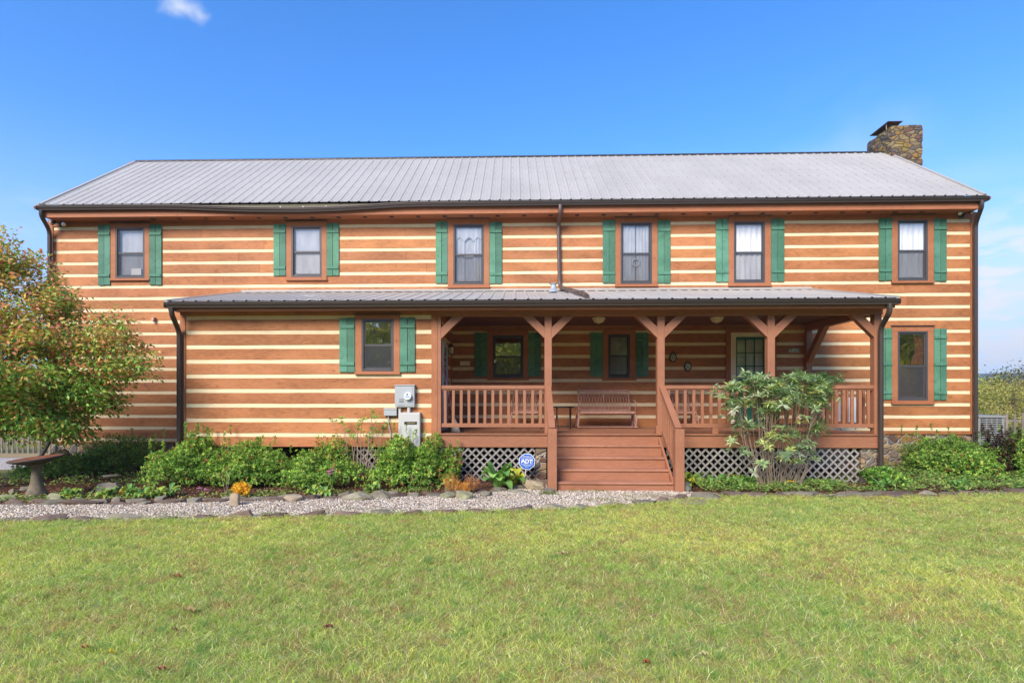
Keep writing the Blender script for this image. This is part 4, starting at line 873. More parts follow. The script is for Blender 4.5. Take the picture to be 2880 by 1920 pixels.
# ================================================================== PORCH FURNITURE
def glider(name, x, y, wd, arches, label, cat, group=None):
    """iron glider: scrolled legs, slatted seat, back of pointed arches"""
    th_ = thing(name, label, cat, (x, y, PZ), group); h = wd/2; z = PZ
    mb = MB(); bt = Vector((0, .14, .47)); b0 = Vector((0, .20, .44)); nb = Vector((0, .16, .50))
    def bp(xx, t2): return Vector((x+xx, y+.20+.17*t2, z+.42+.50*t2))
    # back frame
    for s in (-1, 1): mb.tube([bp(s*(h-.06), -.02), bp(s*(h-.06), 1.06)], .016, 6); mb.tube([bp(s*(h-.06), 1.06), bp(s*(h-.06), 1.12)], [.02, .006], 6)
    mid_posts = [0] if arches > 8 else []
    for mp_ in mid_posts: mb.tube([bp(mp_, 0), bp(mp_, 1.1)], .014, 6)
    mb.beam(bp(-h+.06, .97), bp(h-.06, .97), .02, .055); mb.beam(bp(-h+.06, .84), bp(h-.06, .84), .014, .014); mb.beam(bp(-h+.06, .02), bp(h-.06, .02), .018, .03)
    for sgn, cx in ([(1, -h/2), (1, h/2)] if arches > 8 else [(1, 0)]):
        q = (h-.06)/(2 if arches > 8 else 1)
        mb.tube([bp(cx-q*.8, 1.02), bp(cx-q*.45, 1.1), bp(cx, 1.24), bp(cx+q*.45, 1.1), bp(cx+q*.8, 1.02)], .005, 5)
        mb.tube([bp(cx-q*.5, 1.02), bp(cx-q*.2, 1.15), bp(cx, 1.20), bp(cx+q*.2, 1.15), bp(cx+q*.5, 1.02)], .005, 5)
        mb.tube([bp(cx-q*.3, 1.0), bp(cx, 1.13), bp(cx+q*.3, 1.0)], .004, 5)
    mb.build('back_frame', M['rust'], th_)
    wsp = (wd-.12)/arches; mb = MB()
    for i in range(arches):
        xa = -h+.06+wsp*i; xb = xa+wsp; xm = (xa+xb)/2
        mb.tube([bp(xa, .45), bp(xa+wsp*.12, .62), bp(xm, .84)], .0065, 5); mb.tube([bp(xb, .45), bp(xb-wsp*.12, .62), bp(xm, .84)], .0065, 5)
        if i: mb.tube([bp(xa, .02), bp(xa, .45)], .009, 5)
        mb.tube([bp(xm, .02), bp(xm, .30)], .006, 5)
    mb.build('back_arches', M['rust'], th_)
    mb = MB()
    for i in range(9): mb.box(x-h+.04, x+h-.04, y-.25+i*.052, y-.25+i*.052+.036, z+.40-.0015*i, z+.412-.0015*i)
    mb.box(x-h+.04, x+h-.04, y-.265, y-.25, z+.37, z+.415)
    nn = max(3, int(wd/.12))
    for i in range(nn): xx = x-h+.12+(wd-.24)*i/(nn-1); mb.box(xx-.01, xx+.01, y-.24, y+.2, z+.365, z+.385)
    mb.build('seat', M['rust'], th_)
    for s in (-1, 1):
        xs = x+s*(h-.02); a = MB()
        a.tube([(xs, y+.26, z+.66), (xs, y+.1, z+.68), (xs, y-.15, z+.66), (xs, y-.28, z+.62), (xs, y-.32, z+.56), (xs, y-.28, z+.51), (xs, y-.24, z+.54)], .016, 6); a.tube([(xs, y-.28, z+.52), (xs, y-.2, z+.40)], .014, 6); a.build('arm', M['rust'], th_)
        l = MB()
        ring = lambda cy, cz, ry, rz: [(xs+s*.02, y+cy+ry*math.cos(t2), z+cz+rz*math.sin(t2)) for t2 in np.linspace(0, 2*math.pi, 17)[:-1]]
        l.tube(ring(-.2, .17, .09, .14), .014, 6, closed=True); l.tube(ring(.2, .17, .09, .14), .014, 6, closed=True)
        l.tube([(xs, y-.2, z+.40), (xs+s*.01, y-.22, z+.30), (xs+s*.02, y-.2, z+.18)], .016, 6); l.tube([(xs, y+.2, z+.42), (xs+s*.01, y+.22, z+.3), (xs+s*.02, y+.2, z+.18)], .016, 6)
        l.tube([(xs+s*.02, y-.34, z+.05), (xs+s*.02, y-.26, z+.025), (xs+s*.02, y, z+.04), (xs+s*.02, y+.26, z+.025), (xs+s*.02, y+.34, z+.05)], .014, 6); l.tube([(xs+s*.02, y-.2, z+.17), (xs, y, z+.33), (xs+s*.02, y+.2, z+.17)], .010, 6)
        for yy in (-.26, .26): l.tube([(xs+s*.02-.012, y+yy, z+.02), (xs+s*.02+.012, y+yy, z+.02)], .02, 8)
        l.build('leg', M['rust'], th_)
    mb = MB(); mb.tube([(x-h, y-.28, z+.05), (x+h, y-.28, z+.05)], .01, 6); mb.tube([(x-h, y+.28, z+.05), (x+h, y+.28, z+.05)], .01, 6); mb.build('base_bar', M['rust'], th_)
    return th_
glider('glider_bench', WX(1708, -.85), -.62, 1.36, 18, 'rust brown two-seat iron glider bench facing the steps', 'bench')
glider('glider_chair', WX(1477, -.8), -.62, .68, 8, 'single iron glider chair behind the railing left of the steps', 'chair', 'single iron glider chairs on the porch')
glider('glider_chair', WX(1917, -.8), -.62, .72, 8, 'single iron glider chair behind the railing right of the steps', 'chair', 'single iron glider chairs on the porch')
tx = WX(1584.5, -.8); ty = -.85; th_ = thing('side_table', 'small round black folding metal table left of the glider bench', 'table', (tx, ty, PZ))
mb = MB(); mb.lathe([(0, PZ+.505), (.24, PZ+.505), (.25, PZ+.515), (.25, PZ+.53), (.24, PZ+.535), (0, PZ+.53)], tx, ty, 24); mb.build('table_top', M['black'], th_)
for s in (-1, 1):
    for q in (-1, 1):
        mb = MB(); mb.tube([(tx+s*.16, ty-q*.12, PZ+.505), (tx+s*(.13+.05*(q > 0)), ty+q*.16, PZ)], .011, 6); mb.build('leg', M['black'], th_)
mb = MB(); mb.tube([(tx-.16, ty, PZ+.27), (tx+.16, ty, PZ+.27)], .008, 6); mb.tube([(tx-.17, ty+.13, PZ+.06), (tx+.17, ty+.13, PZ+.06)], .008, 6); mb.tube([(tx-.17, ty-.13, PZ+.06), (tx+.17, ty-.13, PZ+.06)], .008, 6); mb.build('stretcher', M['black'], th_)
# broom leaning by the corner, black bowl, white folding table
bx = XAR+.10; th_ = thing('broom', 'broom with pink handle leaning in the left porch corner', 'broom', (WX(1282, -2.3), -2.3, PZ))
mb = MB(); mb.tube([(XAR+.05, -2.45, 2.55), (WX(1276, -2.3), -2.28, 1.3)], .012, 8); mb.build('handle', M['pink'], th_)
mb = MB(); e = Vector((WX(1276, -2.3), -2.28, 1.3)); mb.hexa([(e.x-.05, e.y-.1, 1.005), (e.x+.15, e.y-.1, 1.005), (e.x+.15, e.y+.1, 1.005), (e.x-.05, e.y+.1, 1.005), (e.x-.03, e.y-.03, 1.28), (e.x+.04, e.y-.03, 1.28), (e.x+.04, e.y+.03, 1.28), (e.x-.03, e.y+.03, 1.28)]); mb.build('bristles', M['lattice'], th_)
c_ = Vector((WX(1281, -2.35), -2.0, PZ)); mb = MB(); mb.lathe([(0, PZ+.005), (.05, PZ+.005), (.11, PZ+.06), (.135, PZ+.12), (.125, PZ+.12), (.1, PZ+.065), (0, PZ+.03)], c_.x, c_.y, 20); tag(mb.build('bowl', M['black'], smooth=True), 'black bowl on the deck under the left railing', 'bowl')
a = (WX(2376, -1.3), WX(2442, -1.3)); th_ = thing('folding_table', 'white folded table standing on the deck behind the right railing', 'table', ((a[0]+a[1])/2, -.9, PZ))
mb = MB(); 
for i, (yy, dx) in enumerate(((-1.05, 0), (-.99, .0))): mb.box(a[0]+i*.01, a[1]-.02, yy, yy+.045, PZ+.03, PZ+.75)
mb.build('leaf', M['white'], th_, bevel=.01); mb = MB(); [mb.tube([(x_, -1.0, PZ), (x_, -1.0, PZ+.05)], .015, 8) for x_ in (a[0]+.08, a[1]-.1)]; mb.tube([((a[0]+a[1])/2-.06, -1.02, PZ+.75), ((a[0]+a[1])/2-.05, -1.02, PZ+.79), ((a[0]+a[1])/2+.05, -1.02, PZ+.79), ((a[0]+a[1])/2+.06, -1.02, PZ+.75)], .008, 6); mb.build('foot', M['grey'], th_)
# hook and wind chime by the beam
# ================================================================== YARD SIGN
c_ = W(1482, 1297.5, -2.98); th_ = thing('yard_sign', 'blue octagonal security sign on a thin white stake by the steps', 'sign', (c_.x-.06, -2.98, 0))
t2 = math.radians(-5); R = .162
def sgn(x, z): return (c_.x+x*math.cos(t2)-z*math.sin(t2), c_.z+x*math.sin(t2)+z*math.cos(t2))
octo = lambda r: [sgn(r*math.cos(math.pi/8+i*math.pi/4), r*math.sin(math.pi/8+i*math.pi/4)) for i in range(8)]
mb = MB(); mb.prism(octo(R*1.06), -2.985, -2.979); mb.build('board', M['signwhite'], th_)
mb = MB(); mb.prism(octo(R*.985), -2.988, -2.985); mb.build('face', M['signblue'], th_)
mb = MB()
def bar(x0, x1, z0, z1): P = [sgn(x0, z0), sgn(x1, z0), sgn(x1, z1), sgn(x0, z1)]; mb.prism(P, -2.9905, -2.988)
fx, f0, f1, e = .105, -.055, .07, .005
bar(-fx, fx, f1, f1+e); bar(-fx, fx, f0-e, f0); bar(-fx-e, -fx, f0-e, f1+e); bar(fx, fx+e, f0-e, f1+e); mb.build('border', M['signwhite'], th_)
def text(s, x, z, size, bold=0, mat=M['signwhite'], sx=1.0):
    cu = bpy.data.curves.new('t', 'FONT'); cu.body = s; cu.size = size; cu.align_x = 'CENTER'; cu.align_y = 'CENTER'; cu.offset = bold; cu.extrude = .0008; cu.resolution_u = 3
    o = bpy.data.objects.new('t', cu); sc.collection.objects.link(o); bpy.context.view_layer.update()
    me = bpy.data.meshes.new_from_object(o.evaluated_get(bpy.context.evaluated_depsgraph_get())); bpy.data.objects.remove(o)
    p = sgn(x, z); rm = Matrix.Translation(Vector((p[0], -2.9915, p[1]))-th_.location)@Matrix.Rotation(-t2, 4, 'Y')@Matrix.Rotation(math.pi/2, 4, 'X')@Matrix.Diagonal((sx, 1, 1, 1)); me.transform(rm)
    me.materials.clear(); me.materials.append(mat); q = bpy.data.objects.new('lettering', me); sc.collection.objects.link(q); q.parent = th_
text('ADT', 0, .004, .115, .0035, sx=.95); text('SECURED BY', 0, .098, .030, .0006); text('1-800-ADT-ASAP', 0, -.078, .021, .0004); text('adt.com', 0, -.104, .021, .0004)
mb = MB(); mb.tube([(c_.x-.01, -2.975, c_.z-.02), (c_.x-.055, -2.975, -.05)], .007, 8); mb.build('stake', M['signwhite'], th_)
# ================================================================== GROUND
def gline(pts): return sorted([(G(u, v).x, G(u, v).y) for u, v in pts])
FE = gline([(-900, 1480), (0, 1470), (367, 1467), (760, 1458), (1224, 1447), (1592, 1434), (1837, 1418), (1960, 1403)])
FE2 = gline([(2030, 1396), (2327, 1400), (2571, 1398), (2880, 1391), (3600, 1375)])
LAWN = FE+FE2
BE = gline([(-900, 1424), (0, 1421), (367, 1419), (735, 1409), (1000, 1400), (1224, 1396), (1383, 1386), (1470, 1371), (1536, 1362)])
def fin(line): 
    a = np.array(line); return lambda x: np.interp(x, a[:, 0], a[:, 1])
lawn_y, be_y = fin(LAWN), fin(BE)
def lat(x, y, seed):
    h = (x.astype(np.int64)*374761393+y.astype(np.int64)*668265263+seed*1442695041) & 0x7fffffff
    h = ((h ^ (h >> 13))*1274126177) & 0x7fffffff; return ((h ^ (h >> 16)) & 0xffff)/65535.
def vn(x, y, s=1., seed=0):
    x = x*s; y = y*s; xi = np.floor(x); yi = np.floor(y); fx = x-xi; fy = y-yi; fx = fx*fx*(3-2*fx); fy = fy*fy*(3-2*fy)
    return (lat(xi, yi, seed)*(1-fx)+lat(xi+1, yi, seed)*fx)*(1-fy)+(lat(xi, yi+1, seed)*(1-fx)+lat(xi+1, yi+1, seed)*fx)*fy
def fbm(x, y, s, seed=0): return (vn(x, y, s, seed)+.5*vn(x, y, s*2.1, seed+1)+.25*vn(x, y, s*4.3, seed+2))/1.75
mb = MB(); n = 48; mb.add([(0, 0, 0)]+[(r*math.cos(2*math.pi*i/n), r*math.sin(2*math.pi*i/n), 0) for r in (40, 300, 1150) for i in range(n)],
    [(0, 1+i, 1+(i+1) % n) for i in range(n)]+[(1+k*n+i, 1+(k+1)*n+i, 1+(k+1)*n+(i+1) % n, 1+k*n+(i+1) % n) for k in (0, 1) for i in range(n)])
t = MT('field_ground', .95, spec=.1); f = t.noise(9, 7, .7); g = t.noise(.5, 4, .6); c = t.mix(t.rng(f, .35, .65), (.15, .17, .05), (.20, .17, .07)); c = t.mix(t.rng(g, .45, .6, 0, .5), c, (.11, .15, .04)); t.color(c).bump(f, .8, .02); M['field'] = t.m
tag(mb.build('ground', M['field']), kind='structure')
def strip(name, xs, ylo, yhi, z, mat, kind='structure', ny=1):
    vs = []; fs = []
    for x in xs: vs += [(x, float(ylo(x)), z), (x, float(yhi(x)), z)]
    for i in range(len(xs)-1): fs.append((2*i, 2*i+2, 2*i+3, 2*i+1))
    mb = MB(); mb.add(vs, fs); return tag(mb.build(name, mat), kind=kind)
xs_ = list(np.linspace(-15, 15, 80))
strip('lawn', xs_, lambda x: -16, lambda x: lawn_y(x)+.06, .004, M['soil'])
XBE = BE[-1][0]; XP1 = FE[-1][0]+.25
px_ = list(np.linspace(-15, XP1, 60))
path_back = lambda x: float(be_y(x)) if x < XBE else (-3.75 if x < 3.1 else -3.75-(x-3.1)*1.1)
strip('gravel_path', px_, lambda x: lawn_y(x)-.02, lambda x: path_back(x)+.02, .008, M['gravel'])
strip('planting_bed', list(np.linspace(-11, 13, 80)), lambda x: (path_back(x)-.06 if x < XP1 else lawn_y(x)-.03), lambda x: -.02, .012 if False else .006, M['mulch'])
strip('driveway', list(np.linspace(-60, XL-.1, 20)), lambda x: -1.0, lambda x: 1.7, .004, M['gravel'])
t = MT('dry_ground', .95, spec=.1); f = t.noise(5, 6, .7); t.color(t.mix(t.rng(f, .35, .65), (.34, .24, .15), (.28, .24, .12))); strip('bare_verge', list(np.linspace(-60, XL-.1, 20)), lambda x: 1.7, lambda x: 3.0, .008, t.m)
# ---- grass: a mown lawn of separate blades
def blades(N, x, y, h, wd, col, mat, name, z0=0.0, lean=.55):
    a = rng.uniform(0, 2*math.pi, N); la = rng.uniform(0, 2*math.pi, N); le = h*lean*rng.uniform(.2, 1.3, N)
    sx, sy = np.cos(a)*wd/2, np.sin(a)*wd/2; dx, dy = np.cos(la)*le, np.sin(la)*le
    V = np.empty((N, 5, 3), np.float32)
    V[:, 0] = np.stack([x-sx, y-sy, np.full(N, z0)], 1); V[:, 1] = np.stack([x+sx, y+sy, np.full(N, z0)], 1)
    V[:, 2] = np.stack([x+sx*.8+dx*.35, y+sy*.8+dy*.35, z0+h*.6], 1); V[:, 3] = np.stack([x-sx*.8+dx*.35, y-sy*.8+dy*.35, z0+h*.6], 1)
    V[:, 4] = np.stack([x+dx, y+dy, z0+h*rng.uniform(.8, 1.05, N)], 1)
    b = (np.arange(N)*5)[:, None]; Q = b+np.array([[0, 1, 2, 3]]); T = b+np.array([[3, 2, 4]])
    o = npmesh(name, V.reshape(-1, 3), [Q, T], np.repeat(col, 5, 0), mat); return o
def grass_cols(x, y, N):
    p1 = fbm(x, y, .55, 3); p2 = fbm(x, y, 2.3, 9); p3 = fbm(x, y, 13., 21); r = rng.random(N)
    G1 = np.array([.42, .58, .15]); YG = np.array([.82, .82, .24]); BR = np.array([.56, .38, .19]); ST = np.array([.92, .86, .52]); BG = np.array([.32, .46, .20])
    wy = np.clip((p1-.5)*1.5+.42+rng.normal(0, .36, N), 0, 1)[:, None]; c = G1*(1-wy)+YG*wy
    br = (r < np.clip((p2-.55)*1.4+(p3-.5)*2.4+.15, .06, .6)); c[br] = BR*rng.uniform(.7, 1.25, (br.sum(), 1))
    st = rng.random(N) < .13; c[st] = ST; bg = (rng.random(N) < np.clip((.42-p2)*1.4, .03, .3)); c[bg] = BG
    return c*rng.uniform(.6, 1.3, (N, 1))
N = 680000
d = 2.4+(12.2-2.4)*rng.random(N)**.80; x = rng.uniform(-1, 1, N)*(d*.97+1.0)-.15; y = CAM[1]+d
k_ = y < lawn_y(x)-.0+rng.uniform(-.05, .03, N); x, y, d = x[k_], y[k_], d[k_]; N = len(x)
cl_ = fbm(x, y, 5.5, 40); h = (.026+.028*rng.random(N))*(0.55+.95*cl_); edge = np.clip(1-(lawn_y(x)-y)/.22, 0, 1); h *= 1+edge*.75
tag(blades(N, x, y, h, (.0022+.0006*d)*rng.uniform(.7, 1.3, N), grass_cols(x, y, N), M['grassm'], 'grass', .004, 1.9), 'short mown yellow-green lawn with brown patches', 'grass', kind='stuff')
NT = 2200; dt = 2.6+7.6*rng.random(NT)**.8; xt = rng.uniform(-1, 1, NT)*(dt*.97+1); yt = CAM[1]+dt; kk = yt < lawn_y(xt)-.1; xt, yt = xt[kk], yt[kk]; NT = len(xt); per_ = 26
xx_ = np.repeat(xt, per_)+rng.normal(0, .022, NT*per_); yy_ = np.repeat(yt, per_)+rng.normal(0, .022, NT*per_)
tc_ = np.repeat(np.array([(.26, .44, .12), (.36, .52, .16), (.22, .38, .14), (.66, .58, .30), (.5, .60, .16)])[rng.integers(0, 5, NT)], per_, 0)*rng.uniform(.75, 1.2, (NT*per_, 1))
tag(blades(NT*per_, xx_, yy_, np.repeat(rng.uniform(.04, .07, NT), per_)*rng.uniform(.6, 1.1, NT*per_), rng.uniform(.0028, .005, NT*per_), tc_, M['grassm'], 'grass_tufts', .004, 1.1), 'coarser grass tufts standing a little above the mown lawn', 'grass', kind='stuff')
# weeds in the gravel
def tuft(u, v, n, r, h, label, cols=((.16, .26, .05), (.35, .33, .1))):
    p = G(u, v); N = n; a = rng.uniform(0, 6.28, N); rr = r*np.sqrt(rng.random(N)); c = np.where(rng.random((N, 1)) < .5, np.array([cols[0]]), np.array([cols[1]]))*rng.uniform(.7, 1.3, (N, 1))
    tag(blades(N, p.x+np.cos(a)*rr*1.8, p.y+np.sin(a)*rr*.7, h*rng.uniform(.5, 1.2, N), np.full(N, .005), c, M['grassm'], 'grass_tuft', .01, 1.2), label, 'grass', kind='stuff')
for q in ((1545, 1391, 160, .10, .07, 'green grass tuft in the gravel at the foot of the left newel'), (1650, 1383, 220, .22, .05, 'weeds in the gravel at the foot of the steps'), (1720, 1408, 420, .26, .035, 'brown dry grass patch in the gravel before the steps'),
          (1835, 1398, 420, .35, .04, 'sparse grass at the right end of the gravel path'), (770, 1448, 150, .12, .05, 'green tuft at the lawn edge of the gravel'), (520, 1455, 420, .45, .04, 'yellow dry grass along the gravel edge'), (1010, 1440, 420, .42, .035, 'thin dry grass on the gravel path'), (1480, 1437, 140, .14, .04, 'low weeds beside the edging of the gravel')):
    tuft(*q)
# ---- loose gravel and mulch
def chips(N, x, y, z, s, flat, col, mat, name, label, cat):
    base = np.array([[1, 0, 0], [-.5, .87, 0], [-.5, -.87, 0], [0, 0, 1.], [0, 0, -.6]]); F_ = np.array([[0, 1, 3], [1, 2, 3], [2, 0, 3], [1, 0, 4], [2, 1, 4], [0, 2, 4]])
    P = base[None]*(1+rng.uniform(-.35, .35, (N, 5, 3))); P[:, :, 2] *= flat; P *= s[:, None, None]; P[:, :, 1] *= rng.uniform(.5, 1, N)[:, None]
    t1 = rng.normal(0, .35, N); ca, sa = np.cos(t1), np.sin(t1); X, Z = P[:, :, 0]*ca[:, None]-P[:, :, 2]*sa[:, None], P[:, :, 0]*sa[:, None]+P[:, :, 2]*ca[:, None]
    a = rng.uniform(0, 6.28, N); ca, sa = np.cos(a)[:, None], np.sin(a)[:, None]; V = np.stack([X*ca-P[:, :, 1]*sa+x[:, None], X*sa+P[:, :, 1]*ca+y[:, None], Z+z[:, None]], 2)
    T = (np.arange(N)*5)[:, None, None]+F_[None]; return tag(npmesh(name, V.reshape(-1, 3), [T.reshape(-1, 3)], np.repeat(col, 5, 0), mat), label, cat, kind='stuff')
N = 42000; x = rng.uniform(-9.5, XP1, N); lo = lawn_y(x); hi = np.array([path_back(v) for v in x]); y = lo+(hi-lo)*rng.random(N)
pal = np.array([(.62, .57, .50), (.36, .30, .24), (.74, .70, .64), (.18, .15, .13), (.48, .38, .28), (.55, .50, .45)]); pal = pal*np.array([1.1, 1.05, .96])
chips(N, x, y, rng.uniform(.008, .018, N), rng.uniform(.008, .024, N), .6, pal[rng.integers(0, 6, N)]*rng.uniform(.8, 1.15, (N, 1)), M['matte'], 'gravel', 'pale grey and tan gravel covering the garden path', 'gravel')
N = 16000; x = rng.uniform(-9.5, 13, N); lo = np.where(x < XBE, be_y(x), np.where(x < XP1, -3.6, lawn_y(x))); y = lo+np.abs(rng.normal(0, 1.2, N)); k_ = (y < -.3) & ~((x > .5) & (x < 3.3)); x, y = x[k_], y[k_]; N = len(x)
pal = np.array([(.16, .07, .04), (.08, .04, .025), (.27, .12, .06), (.38, .2, .11), (.2, .12, .08)])
chips(N, x, y, rng.uniform(.008, .03, N), rng.uniform(.012, .034, N), .22, pal[rng.integers(0, 5, N)], M['matte'], 'mulch', 'brown bark mulch and dry leaves covering the planting bed', 'mulch')
# ================================================================== ROCKS
def rock(name, c, dims, seed, mat='rock', p=3.2, cuts=7, rot=0., tilt=0., col=None, sub=3, rough=.05):
    r = random.Random(seed); bm = bmesh.new(); bmesh.ops.create_icosphere(bm, subdivisions=sub, radius=1)
    pl = [(Vector((r.gauss(0, 1), r.gauss(0, 1), r.gauss(0, .8))).normalized(), r.uniform(.52, .85)) for _ in range(cuts)]
    ph = [Vector((r.uniform(1, 5), r.uniform(1, 5), r.uniform(1, 5))) for _ in range(3)]
    for v in bm.verts:
        q = v.co.normalized(); k = (abs(q.x)**p+abs(q.y)**p+abs(q.z)**p)**(-1/p); q = q*k
        q *= 1+rough*sum(math.sin(q.dot(a)*2.3+i) for i, a in enumerate(ph))
        for nn, hh in pl:
            dd = q.dot(nn)
            if dd > hh*1.02: q -= nn*(dd-hh*1.02)*.97
        q += Vector((r.uniform(-1, 1), r.uniform(-1, 1), r.uniform(-1, 1)))*.03
        v.co = Vector((q.x*dims[0], q.y*dims[1], q.z*dims[2]))
    bm.transform(Matrix.Rotation(rot, 4, 'Z')@Matrix.Rotation(tilt, 4, 'Y'))
    me = bpy.data.meshes.new(name); bm.to_mesh(me); bm.free(); me.materials.append(M[mat]); cl = col or tuple([r.uniform(.6, 1.0)]*3)
    at = me.color_attributes.new('col', 'FLOAT_COLOR', 'POINT'); at.data.foreach_set('color', list((*cl, 1.))*len(me.vertices))
    o = bpy.data.objects.new(name, me); sc.collection.objects.link(o); o.location = c; return o
def stone_row(line, group, label, lmin, lmax, hgt, mat_p, skip=None, seed=1, depth=.11, xmax=99, xmin=-99, off=0):
    r = random.Random(seed); f_ = fin(line); x = line[0][0]
    x = max(x, xmin); i = 0
    while x < min(line[-1][0], xmax):
        ln = r.uniform(lmin, lmax); xm = x+ln/2; y0 = float(f_(xm)); sl_ = math.atan2(float(f_(xm+.1))-float(f_(xm-.1)), .2)
        hh = hgt*r.uniform(.7, 1.3); m_ = 'rockr' if r.random() < mat_p else 'rock'
        o = rock('edging_stone', (xm, y0+off+r.uniform(-.03, .03), hh*.25), (ln/2*r.uniform(.98, 1.1), depth*r.uniform(.8, 1.3), hh), r.random()*1e6, m_, 6, 13, sl_+r.uniform(-.12, .12), r.uniform(-.06, .06))
        tag(o, label, 'stone', group); x += ln*r.uniform(.9, 1.02)
stone_row(FE, 'edging stones between gravel and lawn', 'flat brownish edging stone set between the lawn and the gravel path', .30, .62, .07, .65, seed=3, xmin=-8.2, off=.06)
stone_row(BE, 'edging stones between gravel and planting bed', 'uneven grey edging stone between the gravel path and the mulch bed', .16, .58, .055, .45, seed=5, xmin=-8.6, depth=.10)
stone_row(BE, 'edging stones between gravel and planting bed', 'uneven grey edging stone between the gravel path and the mulch bed', .2, .6, .075, .35, seed=25, xmin=-8.6, depth=.08, off=.13)
stone_row([(a, b+.02) for a, b in FE2], 'edging stones along the right bed', 'brown slab of the low stone edging along the right bed and lawn', .3, .62, .07, .75, seed=8, depth=.15, xmax=9.5)
stone_row([(a, b+.20) for a, b in FE2], 'edging stones along the right bed', 'brown slab of the low stone edging along the right bed and lawn', .35, .7, .055, .7, seed=18, depth=.12, xmax=9.5)
def rk(u, v, dims, seed, label, mat='rock', zf=.4, **k):
    k.setdefault('cuts', 14); k.setdefault('p', 4.5); dims = tuple(d*s_ for d, s_ in zip(dims, (.85, .9, .85)))
    p = G(u, v); return tag(rock('rock', (p.x, p.y+dims[1]*.6, dims[2]*zf), dims, seed, mat, **k), label, 'rock')
rk(1503, 1380, (.25, .22, .20), 31, 'pale tan boulder at the foot of the left stair newel', col=(1.3, 1.15, 1.0), rough=.1, cuts=16)
rk(1545, 1388, (.22, .14, .08), 32, 'low grey stone wedged between the boulder and the newel')
rk(656, 1424, (.10, .05, .17), 33, 'upright square tan stone in front of the yellow plant', mat='flag', p=6, cuts=2, rough=.01)
rk(1000, 1409, (.36, .16, .11), 34, 'long lichen-spotted stone with pale patches along the mulch bed', col=(1.2, 1.2, 1.1))
rk(1255, 1402, (.22, .13, .10), 35, 'mossy green-grey stone left of the orange plants', col=(1.0, 1.1, .9))
rk(1305, 1405, (.21, .15, .13), 36, 'rounded mossy stone in front of the orange plants', col=(1.1, 1.15, .9))
rk(1368, 1398, (.17, .12, .08), 37, 'small mossy stone in front of the large leaves')
rk(1462, 1388, (.27, .12, .06), 38, 'flat grey stone in front of the yard sign')
rk(300, 1382, (.28, .2, .13), 39, 'weathered brown block in the bed right of the bird bath', p=5)
rk(305, 1366, (.18, .14, .05), 40, 'thin dark slab lying on the weathered block', zf=4.4)
rk(62, 1384, (.16, .12, .09), 41, 'grey-green stone in mulch left of the bird bath stem'); rk(30, 1388, (.12, .1, .07), 42, 'pale stone near the left edge in the mulch')
rk(10, 1412, (.25, .12, .09), 43, 'mossy stone at the far left of the bed edge', col=(1, 1.15, .9))
rk(145, 1412, (.22, .14, .12), 44, 'grey-green pyramid stone right of the bird bath foot', col=(1., 1.1, .9))
rk(820, 1413, (.20, .12, .10), 45, 'pale pinkish stone left of the long lichen-spotted one', mat='flag')
rk(1070, 1402, (.30, .14, .12), 46, 'dark lichened stone right of the long spotted stone', col=(.75, .72, .7))
rk(1930, 1379, (.18, .2, .12), 47, 'grey stone at the foot of the right stair newel', col=(.9, .95, .9))
tag(rock('rock', (W(995, 1360, -3.35).x, -3.35, .10), (.42, .2, .17), 51, 'mulch', 2.4, 2, rough=.08), 'dark brown mound stone in the mulch below the azaleas', 'rock')
for (u, v, dx, dy, lb) in ((1925, 1412, .42, .30, 'large tan flagstone at the right end of the gravel path'), (1872, 1400, .26, .16, 'smaller pale flagstone beside the larger one by the path end'), (1962, 1390, .35, .12, 'long brown flagstone against the right bed')):
    p = G(u, v); tag(rock('flagstone', (p.x, p.y, .016), (dx, dy, .022), int(u), 'flag', 5, 8, rough=.02), lb, 'flagstone')
# rough stone stack at the left house corner
tag(rock('rock', (W(165, 1300, -.3).x, -.25, .22), (.34, .2, .26), 61, 'rockr', 5, 14, rough=.07, col=(.35, .42, .3)), 'mossy rough stone block under the left house corner', 'rock')
tag(rock('rock', (W(345, 1260, -.15).x, -.16, .42), (.38, .15, .16), 62, 'flag', 3.5, 9, rough=.07), 'tan foundation boulder left of the annex downspout', 'rock')
# ================================================================== PLANTS
def norm(a): return a/np.maximum(np.linalg.norm(a, axis=1, keepdims=True), 1e-9)
def leaf_arrays(P, D, U, Ln, Wd, fold=.12):
    D = norm(D); S = norm(np.cross(D, U)); Nn = np.cross(S, D); Ln = Ln[:, None]; Wd = Wd[:, None]
    m = P+D*Ln*.45; V = np.stack([P, m+S*Wd*.5-Nn*Ln*0+Nn*Wd*fold, P+D*Ln-Nn*Ln*.08, m-S*Wd*.5+Nn*Wd*fold], 1); return V
def leaf_mesh(name, P, D, U, Ln, Wd, col, mat, parent=None, fold=.12):
    V = leaf_arrays(P, D, U, Ln, Wd, fold); N = len(P); b = (np.arange(N)*4)[:, None]
    T = np.concatenate([b+np.array([[0, 1, 2]]), b+np.array([[0, 2, 3]])]); return npmesh(name, V.reshape(-1, 3), [T], np.repeat(col, 4, 0), mat, parent)
def rdir(n, up=0.): v = rng.normal(0, 1, (n, 3)); v[:, 2] += up; return norm(v)
def pick(pal, w, n): pal = np.array(pal, float); return pal[rng.choice(len(pal), n, p=np.array(w)/sum(w))]
AZ = [(.22, .41, .06), (.34, .53, .09), (.13, .28, .045), (.50, .60, .13), (.50, .18, .07)]
